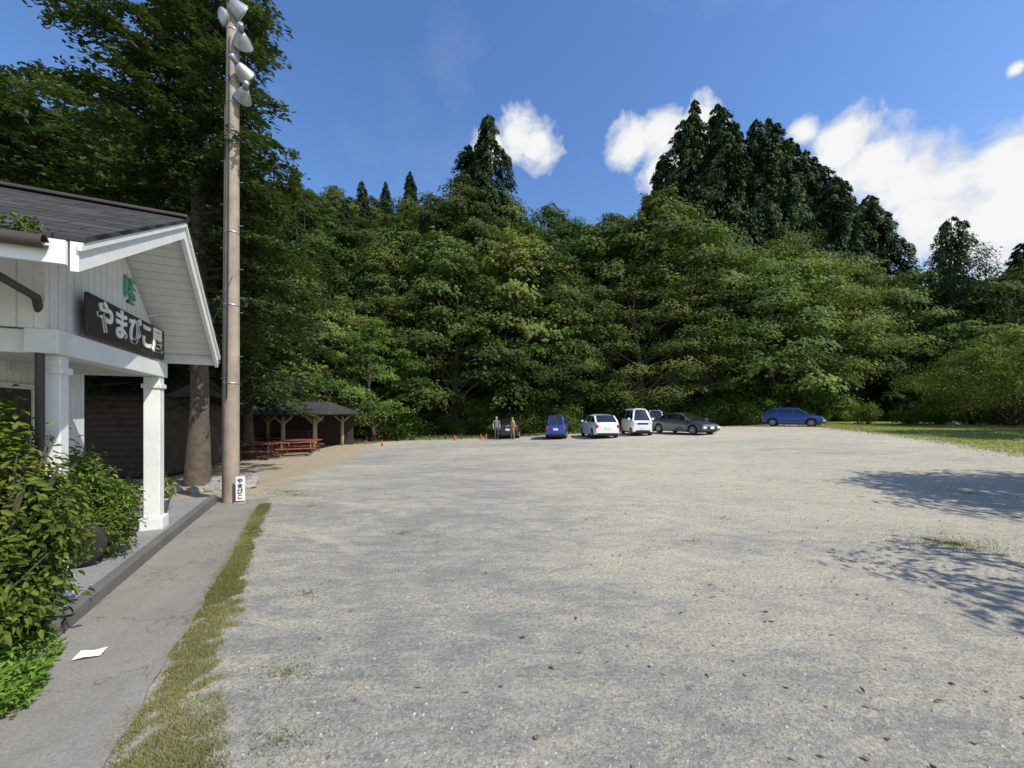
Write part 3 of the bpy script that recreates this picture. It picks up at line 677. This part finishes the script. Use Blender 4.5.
# ------------------------------------------------------------ UTILITY POLE
PX,PY=-5.43,7.44
P=empty('utility_pole',(PX,PY,ghf(PX,PY)))
K_=.004
tubeobj('shaft',[(0,0,-.3),(.012,0,3),(.024,0,6),(.038,0,9.85)],[.135,.128,.115,.098],M['pole'],P,20)
lathe('cap',[(.10,0),(.09,.03),(.03,.06)],M['galv'],P,loc=(.038,0,9.83))
for k,z in enumerate((2.3,3.8,5.2,6.9,7.7,8.1,8.6,9.1)):
    r_=np.interp(z,[0,9.75],[.135,.098])+.006
    lathe('band_%d'%k,[(r_,-.02),(r_+.004,0),(r_,.02)],M['galv'],P,20,loc=(K_*z,0,z))
tubeobj('conduit',[(-.09,-.10,0),(-.08,-.10,3),(-.04,-.10,7.6)],.012,M['gutter'],P)
tubeobj('conduit_b',[(.03,-.15,2.0),(.05,-.14,5),(.06,-.12,8.9)],.010,M['black'],P)
for k in range(14):
    z=2.4+k*.42; sg=1 if k%2 else -1
    tubeobj('step_bolt_%d'%k,[(K_*z+sg*.09,0,z),(K_*z+sg*.22,0,z)],.008,M['galv'],P,6)
for k,(z,dx,yaw,sz) in enumerate(((9.45,.10,-.6,.19),(8.85,.18,.5,.17),(8.25,.20,-.2,.17),(7.8,.20,.8,.15),(9.3,-.12,2.6,.14))):
    L=empty('floodlight_%d'%k,(dx+.08,-.06,z),0); L.parent=P; L.rotation_euler=(R(68),0,yaw)
    lathe('bowl',[(.04,.16),(.07,.14),(sz*.7,.06),(sz,-.06),(sz*1.03,-.07)],M['galv'],L,20)
    lathe('lens',[(sz*.96,-.074),(sz*.9,-.09),(sz*.3,-.10)],M['glasslens'],L,20)
    lathe('gear_box',[(.05,.16),(.05,.28),(.03,.3)],M['galv'],L,12)
    tubeobj('arm_%d'%k,[(.05,0,z-.05),(dx+.06,-.05,z-.05),(dx+.08,-.06,z)],.016,M['galv'],P,8)
g=Geo(); a=np.array((*ps(-1.6,7.2),2.75)); b_=np.array((PX+.05,PY,4.4)); t=np.linspace(0,1,12)[:,None]
w=a*(1-t)+b_*t; w[:,2]-=.25*4*(t*(1-t))[:,0]*.5; g.tube(w,[.006]*12,5); link('overhead_wire',g.mesh('wire',[M['black']]))
SG=empty('standing_sign',(-5.15,7.3,ghf(-5.15,7.3)),R(15))
box('panel',-.075,.075,-.012,.012,.06,.52,M['paper'],SG,.004)
box('stand',-.10,.10,-.09,.09,0,.04,M['stone'],SG,.01)
box('upright',-.012,.012,.014,.034,.03,.50,M['galv'],SG)
text('panel_lettering','や\nま\nび\nこ',.10,(0,-.016,.285),M['black'],SG,off=.002,ext=.002,rot=(R(90),0,0))

# ------------------------------------------------------------ SHED
SH=empty('dark_shed',(-12.4,12.2,-.15),R(10))
box('walls',-2.6,2.1,-1.5,1.6,0,2.35,M['dark_wood'],SH)
for k in range(13): box('clapboard_%d'%k,-2.62,2.12,-1.53,-1.505,.08+k*.175,.23+k*.175,M['dark_wood'],SH)
polymesh('roof',[(-2.9,-1.9,2.3),(2.4,-1.9,2.3),(2.4,2,2.3),(-2.9,2,2.3),(-2.9,0,3.0),(2.4,0,3.0)],[(0,1,5,4),(1,2,5),(2,3,4,5),(3,0,4),(3,2,1,0)],M['metal_roof'],SH)

# ------------------------------------------------------------ PAVILION
zg=-.70
PV=empty('picnic_pavilion',(-16.9,24.0,zg),R(3))
for iy,y in enumerate((-1.6,2.6)):
    for ix,x in enumerate((-6.4,-3.2,.2,3.4,5.2)):
        nm='%d_%d'%(iy,ix)
        lathe('post_'+nm,[(.12,-.1),(.11,1.0),(.10,2.15)],M['wood_post'],PV,10,loc=(x,y,0))
        for sg in(-1,1): beam('brace_%s_%d'%(nm,sg+1),(x,y,1.65),(x+sg*.5,y,2.13),.07,.09,M['wood_post'],PV)
    box('plate_%d'%iy,-7,5.8,y-.07,y+.07,2.15,2.30,M['dark_wood'],PV)
V=[(-7.8,-2.6,2.32),(6.4,-2.6,2.32),(6.4,3.6,2.32),(-7.8,3.6,2.32),(-7.2,.5,3.05),(5.2,.5,3.05)]
V2=[(a,b_,c-.07) for a,b_,c in V]
polymesh('roof',V+V2,[(0,1,5,4),(1,2,5),(2,3,4,5),(3,0,4),(7,6,10,11),(8,7,11),(9,8,11,10),(6,9,10),(0,6,7,1),(1,7,8,2),(2,8,9,3),(3,9,6,0)],M['metal_roof'],PV)
for k in range(23): beam('roof_seam_%d'%k,(-7.3+k*.6,-2.6,2.35),(-7.1+k*.54,.4,3.05),.03,.04,M['metal_roof'],PV)
box('back_screen',-7.4,5.8,3.0,3.06,0,2.1,M['dark_wood'],PV)
for k,(x,h) in enumerate(((-5,1.1),(-2,.9),(1.5,1.2))): box('counter_%d'%k,x,x+1.8,1.6,2.2,0,h,M['dark_wood'],PV,.02)
def table(name,x,y,rz):
    T=empty(name,(x,y,ghf(x,y)),rz)
    for i in range(4): box('plank_%d'%i,-.9,.9,-.36+i*.185,-.19+i*.185,.70,.74,M['red_wood'],T,.005)
    for sg in(-1,1):
        box('seat_%d'%(sg+1),-.9,.9,sg*.66-.13,sg*.66+.13,.41,.45,M['red_wood'],T,.005)
        for ex in(-.65,.65): beam('leg_%d_%d'%(sg+1,ex>0),(ex,sg*.22,.70),(ex,sg*.62,0),.05,.09,M['red_wood'],T)
    for ex in(-.65,.65):
        beam('cross_%d'%(ex>0),(ex,-.72,.385),(ex,.72,.385),.052,.05,M['red_wood'],T); beam('top_batten_%d'%(ex>0),(ex,-.35,.672),(ex,.35,.672),.052,.05,M['red_wood'],T)
for x,y,r_ in [(-12.3,18.4,.3),(-11.2,20.0,.5),(-13.4,20.6,.2),(-14.8,19.2,.4),(-16,21.6,.1),(-12.8,23.4,.2),(-18,23.4,.0),(-15.4,24.2,0),(-11.9,22.0,.2)]:
    table('picnic_table',x,y,r_)
def cone(x,y):
    C=empty('traffic_cone',(x,y,ghf(x,y)),0,.62)
    box('foot',-.19,.19,-.19,.19,0,.03,M['orange'],C,.01)
    lathe('cone',[(.14,.03),(.03,.68),(.02,.7)],M['orange'],C,16)
    lathe('stripe',[(.108,.22),(.085,.34)],M['paper'],C,16)
for x,y in [(-4.4,29.5),(-2.4,29.8),(-8.6,25.5),(-2.0,29.9)]: cone(x,y)
FN=empty('low_timber_fence')
for i in range(7):
    x=-11.5+i*1.25; y=30.4; z=ghf(x,y)
    lathe('fence_post_%d'%i,[(.05,-.1),(.05,.45),(.03,.47)],M['dark_wood'],FN,8,loc=(x,y,z))
    if i<6: beam('rail_%d'%i,(x,y,z+.34),(x+1.25,y,ghf(x+1.25,y)+.34),.05,.06,M['dark_wood'],FN)

# ------------------------------------------------------------ CARS
def paint(name,col,metal=.3):
    m,nt,b=base(name); b.inputs['Base Color'].default_value=c4(col); b.inputs['Roughness'].default_value=.35
    b.inputs['Metallic'].default_value=metal; b.inputs['Coat Weight'].default_value=.8; b.inputs['Coat Roughness'].default_value=.06
    n=noise(nt,objco(nt),4,4); nt.links.new(ramp(nt,n,[(0.3,(.28,.28,.28)),(.7,(.45,.45,.45))]),b.inputs['Roughness']); return m
m,nt,b=base('car_glass'); b.inputs['Base Color'].default_value=(.012,.015,.017,1); b.inputs['Coat Weight'].default_value=1
nt.links.new(ramp(nt,noise(nt,objco(nt),2,2),[(0.3,(.03,.03,.03)),(.7,(.09,.09,.09))]),b.inputs['Roughness']); M['glass']=m
M['lamp']=simple('head_lamp',(.7,.72,.75),.12,.1,coat=1); M['tail']=simple('tail_lamp',(.45,.02,.02),.2,.1,coat=1)
M['plate']=simple('plate',(.75,.75,.72),.5,.03)
M['rim']=simple('rim',(.42,.43,.44),.35,.1,metal=.8)
def car(name,x,y,yaw,L,W,deck,roof,col,wr=.31,metal=.3,pillars=(),z=None,xw=None):
    C=empty(name,(x,y,(ghf(x,y) if z is None else z)),yaw)
    pm=paint(name+'_paint',col,metal)
    dx=[a for a,_ in deck][::-1]; dz=[b_ for _,b_ in deck][::-1]
    xw=xw or (-L*.5+.78,L*.5-.80)
    st=np.linspace(-L/2,L/2,61); V=[];F=[];Mi=[]
    zb0=.22; ra=wr+.06
    def hw(x): return W/2*(1-.16*abs(2*x/L)**7)
    def zb(x):
        z=zb0+.10*abs(2*x/L)**8
        for w in xw:
            if abs(x-w)<ra: z=max(z,wr+math.sqrt(ra*ra-(x-w)**2))
        return z
    for xx in st:
        zt=np.interp(xx,dx,dz); b_=zb(xx); h=hw(xx)
        zm=max(b_+.05,.52); z2=max(zm+.03,zt-.13)
        half=[(h*.96,b_),(h*.995,b_+.03),(h,zm),(h*.985,z2),(h*.93,max(z2+.02,zt-.02)),(h*.6,zt+.012),(0,zt+.02)]
        V+= [(xx,a,c) for a,c in half]+[(xx,-a,c) for a,c in half[:-1][::-1]]
    k=13
    for i in range(60):
        for j in range(k-1): F.append((i*k+j,i*k+j+1,(i+1)*k+j+1,(i+1)*k+j))
        F.append((i*k+k-1,i*k,(i+1)*k,(i+1)*k+k-1))
    F.append(tuple(range(k))[::-1]); F.append(tuple(range(60*k,61*k)))
    o=polymesh('body',V,F,pm,C,smooth=True); o.data.set_sharp_from_angle(angle=R(38))
    rx=[a for a,_ in roof][::-1]; rz=[b_ for _,b_ in roof][::-1]
    st=np.array(sorted(set(list(np.linspace(rx[0],rx[-1],45))+rx))); V=[];F=[];Mi=[]; ns=len(st)
    for xx in st:
        zt=np.interp(xx,rx,rz); bz=np.interp(xx,dx,dz)-.02; h=hw(xx)*.945; ht=max(0,zt-bz)
        tum=.17*ht/.55
        L_=[(h,bz),(h-.02,bz+.12*ht),(h-tum*.8,bz+.86*ht),(h-tum,bz+.93*ht),(h-tum-.1,zt),(0,zt+.02)]
        V+=[(xx,a,c) for a,c in L_]+[(xx,-a,c) for a,c in L_[:-1][::-1]]
    k=11
    for i in range(ns-1):
        xm=(st[i]+st[i+1])/2; z1=np.interp(st[i],rx,rz);z2=np.interp(st[i+1],rx,rz); slope=abs(z2-z1)/(st[i+1]-st[i])
        hh=np.interp(xm,rx,rz)-np.interp(xm,dx,dz)
        pil=any(abs(xm-p_)<.045 for p_ in pillars)
        for j in range(k-1):
            F.append((i*k+j,i*k+j+1,(i+1)*k+j+1,(i+1)*k+j))
            if j in(1,8): Mi.append(1 if (hh>.2 and not pil) else 0)
            elif j in(4,5): Mi.append(1 if slope>.42 else 0)
            else: Mi.append(0)
    o=polymesh('cabin',V,F,pm,C,smooth=True); o.data.materials.append(M['glass'])
    for p_,mi in zip(o.data.polygons,Mi): p_.material_index=mi
    o.data.set_sharp_from_angle(angle=R(25))
    box('underbody',-L/2+.25,L/2-.25,-W/2+.22,W/2-.22,.17,.62,M['black'],C)
    for a in xw:
        for sg in(-1,1):
            w=empty('wheel_hub',(a,sg*(W/2-.115),wr)); w.parent=C; w.rotation_euler=(R(90),0,0)
            lathe('tyre',[(wr*.62,-.1),(wr*.93,-.1),(wr,-.06),(wr,.06),(wr*.93,.1),(wr*.62,.1)],M['rubber'],w,24)
            s2=-sg
            lathe('rim',[(wr*.62,.09*s2),(wr*.55,.07*s2),(wr*.2,.085*s2),(.03,.09*s2)],M['black'],w,20)
            for q in range(5):
                an=q*2*math.pi/5; beam('spoke_%d'%q,(0,0,.10*s2),(wr*.6*math.cos(an),wr*.6*math.sin(an),.10*s2),.05,.012,M['rim'],w,up=(0,0,1))
            g=Geo(); an=np.linspace(0,2*np.pi,21); g.tube(np.stack([wr*.6*np.cos(an),wr*.6*np.sin(an),0*an+.10*s2],1),[.016]*21,5); link('rim_edge',g.mesh('rim_edge',[M['rim']]),w)
    zf=np.interp(L/2-.05,dx,dz); zr=np.interp(-L/2+.02,dx,dz)
    for sg in(-1,1):
        y0,y1=sorted((sg*W*.27,sg*W*.44))
        box('head_lamp_%d'%(sg+1),L/2-.16,L/2+.008,y0,y1,zf-.2,zf-.05,M['lamp'],C,.03)
        y0,y1=sorted((sg*W*.34,sg*W*.45))
        box('tail_lamp_%d'%(sg+1),-L/2-.008,-L/2+.13,y0,y1,zr-.28,zr-.03,M['tail'],C,.02)
        my=sg*(W/2+.07); mx=roof[0][0]-.32
        box('mirror_%d'%(sg+1),mx-.05,mx+.07,min(my-.1,my+.08),max(my-.1,my+.08),np.interp(mx,dx,dz)+.02,np.interp(mx,dx,dz)+.17,pm,C,.03)
        for pz in pillars[:2]:
            box('handle_%d_%d'%(sg+1,int(pz*100)),pz+.1,pz+.27,sg*W/2*.99-.012,sg*W/2*.99+.012,.80,.83,pm,C,.006)
        box('sill_%d'%(sg+1),xw[0]+ra,xw[1]-ra,sg*W/2*.97-.02,sg*W/2*.97+.02,.19,.30,M['black'],C,.01)
    box('grille',L/2-.1,L/2+.012,-W*.25,W*.25,zf-.22,zf-.1,M['black'],C,.01)
    box('lower_intake',L/2-.1,L/2+.014,-W*.32,W*.32,.27,.40,M['black'],C,.01)
    box('front_plate',L/2+.015,L/2+.025,-.165,.165,.42,.585,M['plate'],C)
    box('rear_bumper_trim',-L/2-.012,-L/2+.1,-W*.4,W*.4,.28,.38,M['black'],C,.01)
    box('rear_plate',-L/2-.022,-L/2-.008,-.165,.165,.62,.785,M['plate'],C)
    return C
dk_suv=[(2.2,.62),(2.12,.84),(1.2,1.0),(-2.1,1.08),(-2.2,.95)]
rf_suv=[(1.25,1.0),(.4,1.53),(-.4,1.60),(-1.45,1.54),(-2.05,1.08)]
dk_mv=[(1.7,.7),(1.62,.95),(1.25,1.03),(-1.65,1.04),(-1.7,.9)]
rf_mv=[(1.28,1.02),(.75,1.58),(.2,1.68),(-1.3,1.66),(-1.5,1.6),(-1.67,1.04)]
dk_kv=[(1.7,.85),(1.66,1.0),(1.5,1.06),(-1.66,1.06),(-1.7,.9)]
rf_kv=[(1.52,1.05),(1.12,1.80),(.9,1.88),(-1.5,1.88),(-1.6,1.8),(-1.68,1.06)]
dk_sd=[(2.25,.55),(2.15,.72),(1.2,.93),(-2.1,1.02),(-2.25,.85)]
rf_sd=[(1.35,.9),(.35,1.42),(-.2,1.47),(-1.0,1.38),(-2.05,1.02)]
dk_hb=[(2.0,.6),(1.92,.8),(1.15,.97),(-1.95,1.05),(-2.0,.9)]
rf_hb=[(1.2,.96),(.4,1.47),(-.3,1.52),(-1.3,1.46),(-1.93,1.05)]
car('dark_hatchback',-.15,31.0,R(85),4.0,1.7,dk_hb,rf_hb,(.03,.03,.035),pillars=(.1,-.95))
car('blue_minivan',3.3,28.2,R(80),3.4,1.5,dk_mv,rf_mv,(.02,.06,.30),wr=.28,pillars=(.3,-.7))
car('white_suv',6.2,27.6,R(93),4.4,1.8,dk_suv,rf_suv,(.78,.78,.77),metal=0,wr=.34,pillars=(.1,-.95))
car('white_van',9.0,28.0,R(-92),3.4,1.48,dk_kv,rf_kv,(.8,.8,.79),metal=0,wr=.27,pillars=(.55,-.55),xw=(-1.15,1.2))
car('dark_sedan',12.0,26.9,R(-66),4.5,1.76,dk_sd,rf_sd,(.09,.095,.10),metal=.5,wr=.32,pillars=(.2,-.85))
car('blue_hatchback',22.9,31.4,R(-42),4.1,1.72,dk_hb,rf_hb,(.018,.065,.24),wr=.32,pillars=(.1,-.95))
car('silver_minivan',12.0,32.4,R(72),3.4,1.48,dk_mv,rf_mv,(.6,.61,.61),wr=.28,pillars=(.3,-.7))

# ------------------------------------------------------------ PEOPLE
def person(name,x,y,yaw,shirt,pants,longp,hair,armpose=0,sc=1.0):
    J={'pel':(0,0,.93,.13),'wai':(0,0,1.08,.125),'che':(0,.0,1.30,.15),'nck':(0,0,1.46,.058),'hd0':(0,.01,1.54,.07),'hd1':(0,.015,1.62,.098),'hd2':(0,.01,1.70,.075)}
    E=[('pel','wai'),('wai','che'),('che','nck'),('nck','hd0'),('hd0','hd1'),('hd1','hd2')]
    for sg,s in((-1,'l'),(1,'r')):
        ap=.2 if (armpose and sg>0) else 0
        J['sh'+s]=(sg*.185,0,1.39,.062); J['el'+s]=(sg*.25,-.02,1.12,.045); J['wr'+s]=(sg*.24,.06+ap,.88+ap,.03); J['pm'+s]=(sg*.24,.09+ap*1.3,.82+ap,.032)
        E+=[('che','sh'+s),('sh'+s,'el'+s),('el'+s,'wr'+s),('wr'+s,'pm'+s)]
        st=.06*sg
        J['hp'+s]=(sg*.10,0,.86,.098); J['kn'+s]=(sg*.115,.02+st*.5,.49,.062); J['an'+s]=(sg*.125,-.01+st,.10,.042); J['to'+s]=(sg*.15,.15+st,.045,.04)
        E+=[('pel','hp'+s),('hp'+s,'kn'+s),('kn'+s,'an'+s),('an'+s,'to'+s)]
    ks=list(J); me=bpy.data.meshes.new(name+'_sk')
    me.from_pydata([J[k][:3] for k in ks],[(ks.index(a),ks.index(b_)) for a,b_ in E],[])
    o=bpy.data.objects.new('tmp',me); COL.objects.link(o)
    o.modifiers.new('s','SKIN'); 
    for i,k in enumerate(ks):
        r_=J[k][3]; sv=me.skin_vertices[0].data[i]
        fl=.72 if k in('pel','wai','che') else 1
        sv.radius=(r_*1.12,r_*fl) if fl<1 else (r_,r_)
        sv.use_root=(k=='pel')
    ss=o.modifiers.new('u','SUBSURF'); ss.levels=2
    dg=bpy.context.evaluated_depsgraph_get(); m2=bpy.data.meshes.new_from_object(o.evaluated_get(dg)); bpy.data.objects.remove(o)
    sk=simple(name+'_skin',(.5,.32,.23),.6,.05); 
    mats=[sk,simple(name+'_shirt',shirt,.85,.15,20),simple(name+'_pants',pants,.85,.15,20),simple(name+'_shoes',(.08,.08,.08),.7),simple(name+'_hair',hair,.6,.3,30)]
    m2.materials.clear()
    for m in mats: m2.materials.append(m)
    for p_ in m2.polygons:
        c=p_.center; p_.use_smooth=True
        i=0
        if c.z<.09: i=3
        elif c.z<.95 and abs(c.x)<.2 and c.y<.3: i=2 if (longp or c.z>.5) else 0
        elif .95<=c.z<1.455 and (abs(c.x)<.19 or c.z>1.2): i=1
        elif c.z>1.56 and (c.y<-.0 or c.z>1.70): i=4
        p_.material_index=i
    Pn=empty(name,(x,y,ghf(x,y)),yaw,sc); link('body',m2,Pn)
    for sg in(-1,1):
        lathe('eye_%d'%(sg+1),[(.004,-.006),(.010,0),(.004,.006)],M['black'],Pn,8,loc=(sg*.033,.098,1.635),rot=(R(90),0,0))
        lathe('ear_%d'%(sg+1),[(.008,-.008),(.026,0),(.01,.01)],sk,Pn,8,loc=(sg*.09,.0,1.62),rot=(0,R(90),0))
        s='r' if sg>0 else 'l'; pm=np.array(J['pm'+s][:3]); g=Geo()
        d=pm-np.array(J['wr'+s][:3]); d/=np.linalg.norm(d)
        for q in range(4):
            b0=pm+np.array([0,(q-1.5)*.018,0]); ln=(.07,.078,.075,.058)[q]
            g.tube([b0,b0+d*ln*.6,b0+d*ln+np.array([-sg*.015,0,.0])],[.009,.0085,.006],6)
        b0=pm-d*.03+np.array([0,.03,0]); g.tube([b0,b0+d*.03+np.array([0,.025,0]),b0+d*.055+np.array([0,.03,0])],[.011,.009,.007],6)
        link('fingers_'+s,g.mesh('fingers',[sk],True),Pn)
    polymesh('nose',[(-.014,.095,1.60),(.014,.095,1.60),(0,.125,1.60),(0,.1,1.64)],[(0,1,2),(0,2,3),(2,1,3),(0,3,1)],sk,Pn)
    box('mouth',-.022,.022,.09,.101,1.568,1.574,simple(name+'_lip',(.3,.1,.09),.6),Pn)
    return Pn
person('standing_man',-1.15,28.4,R(200),(.16,.17,.19),(.05,.055,.07),True,(.02,.015,.01),0,1.02)
person('standing_woman',.05,28.2,R(120),(.62,.45,.12),(.30,.22,.15),True,(.03,.02,.015),1,.96)

HT=empty('hillside_hut',(-18.6,36.5,1.6),R(15))
box('walls',-1.8,1.8,-1.4,1.4,-1.5,1.9,M['white'],HT)
polymesh('roof',[(-2.2,-1.9,1.8),(2.2,-1.9,1.8),(2.2,1.9,1.8),(-2.2,1.9,1.8),(-2.2,0,3.1),(2.2,0,3.1)],[(0,1,5,4),(1,2,5),(2,3,4,5),(3,0,4),(3,2,1,0)],simple('tin_roof',(.3,.33,.36),.4,.15),HT)

# ------------------------------------------------------------ LIGHT / SKY
EL=R(48); sd=Vector((.80,-.48,0)).normalized(); SD=Vector((sd.x*math.cos(EL),sd.y*math.cos(EL),math.sin(EL)))
l=bpy.data.lights.new('sun','SUN'); l.energy=5.0; l.angle=R(.53); l.color=(1,.95,.84)
lo=link('sun',l); lo.rotation_euler=SD.to_track_quat('Z','Y').to_euler(); lo.location=(30,-20,40)
w=bpy.data.worlds.new('World'); S.world=w; w.use_nodes=True; nt=w.node_tree
bg=nt.nodes['Background']
sky=nd(nt,'ShaderNodeTexSky',sky_type='NISHITA'); sky.sun_disc=False; sky.sun_elevation=EL; sky.sun_rotation=math.atan2(sd.x,sd.y); sky.altitude=100; sky.air_density=1.15; sky.dust_density=.7; sky.ozone_density=2.6
skc=nd(nt,'ShaderNodeHueSaturation',{'Hue':.508,'Saturation':1.2,'Value':1.32,'Color':sky.outputs[0]}).outputs[0]
dirv=nd(nt,'ShaderNodeTexCoord').outputs['Generated']
nv=nd(nt,'ShaderNodeVectorMath',{0:dirv},operation='NORMALIZE').outputs[0]
blobs=[((.01,1,.72),.058),((-.05,1,.69),.045),((.07,1,.69),.055),((.31,1,.69),.055),((.39,1,.71),.060),((.49,1,.75),.045),((.40,1,.62),.07),((.50,1,.68),.05),
 ((.76,1,.73),.028),((.86,1,.69),.060),((.94,1,.64),.070),((1.04,1,.60),.07),((1.15,1,.60),.08),((1.26,1,.64),.078),((1.36,1,.66),.085),((1.1,1,.50),.09),((1.3,1,.5),.13),((1.31,1,.89),.010),((-1.2,1,.2),.1),((1.8,.8,.7),.2),((2,.1,.8),.25),((-1.9,.2,.6),.2),((-.5,-1,.6),.2),((.8,-1,.5),.25)]
cur=None
for d,r_ in blobs:
    v=Vector(d).normalized()
    ds=nd(nt,'ShaderNodeVectorMath',{0:nv,1:tuple(v)},operation='DISTANCE').outputs['Value']
    f=math_(nt,'SUBTRACT',1.0,math_(nt,'DIVIDE',ds,r_))
    cur=f if cur is None else math_(nt,'MAXIMUM',cur,f)
cn=noise(nt,nv,13,9,.62,.3); cn2=noise(nt,nv,4,6,.6)
f=math_(nt,'ADD',math_(nt,'MAXIMUM',cur,-1.0),math_(nt,'MULTIPLY',math_(nt,'SUBTRACT',cn,.5),2.0))
al=ramp(nt,f,[(0.0,(0,0,0)),(.2,(.45,.45,.45)),(.55,(1,1,1))])
wisp=ramp(nt,cn2,[(0.55,(0,0,0)),(.85,(.12,.12,.12))])
cc=ramp(nt,math_(nt,'ADD',f,math_(nt,'MULTIPLY',math_(nt,'SUBTRACT',noise(nt,nv,22,6,.6),.5),1.4)),[(0.1,(.70,.77,.88)),(.75,(1,1,1))])
cc=nd(nt,'ShaderNodeVectorMath',{0:cc,3:6.2},operation='SCALE').outputs[0]
k1=mixc(nt,wisp,skc,(5.5,5.8,6.2,1)); k2=mixc(nt,al,k1,cc)
nt.links.new(k2,bg.inputs[0]); bg.inputs[1].default_value=.15
S.view_settings.view_transform='Standard'; S.view_settings.look='None'; S.view_settings.exposure=0
cam=bpy.data.cameras.new('camera'); co=link('camera',cam); co.location=(0,0,1.7); co.rotation_euler=(R(90),0,0)
cam.sensor_width=36; cam.lens=36*385/1024; cam.shift_y=28/1024; cam.clip_end=3000; cam.clip_start=.05
S.camera=co
print('done',time.time()-T0, len(bpy.data.objects))
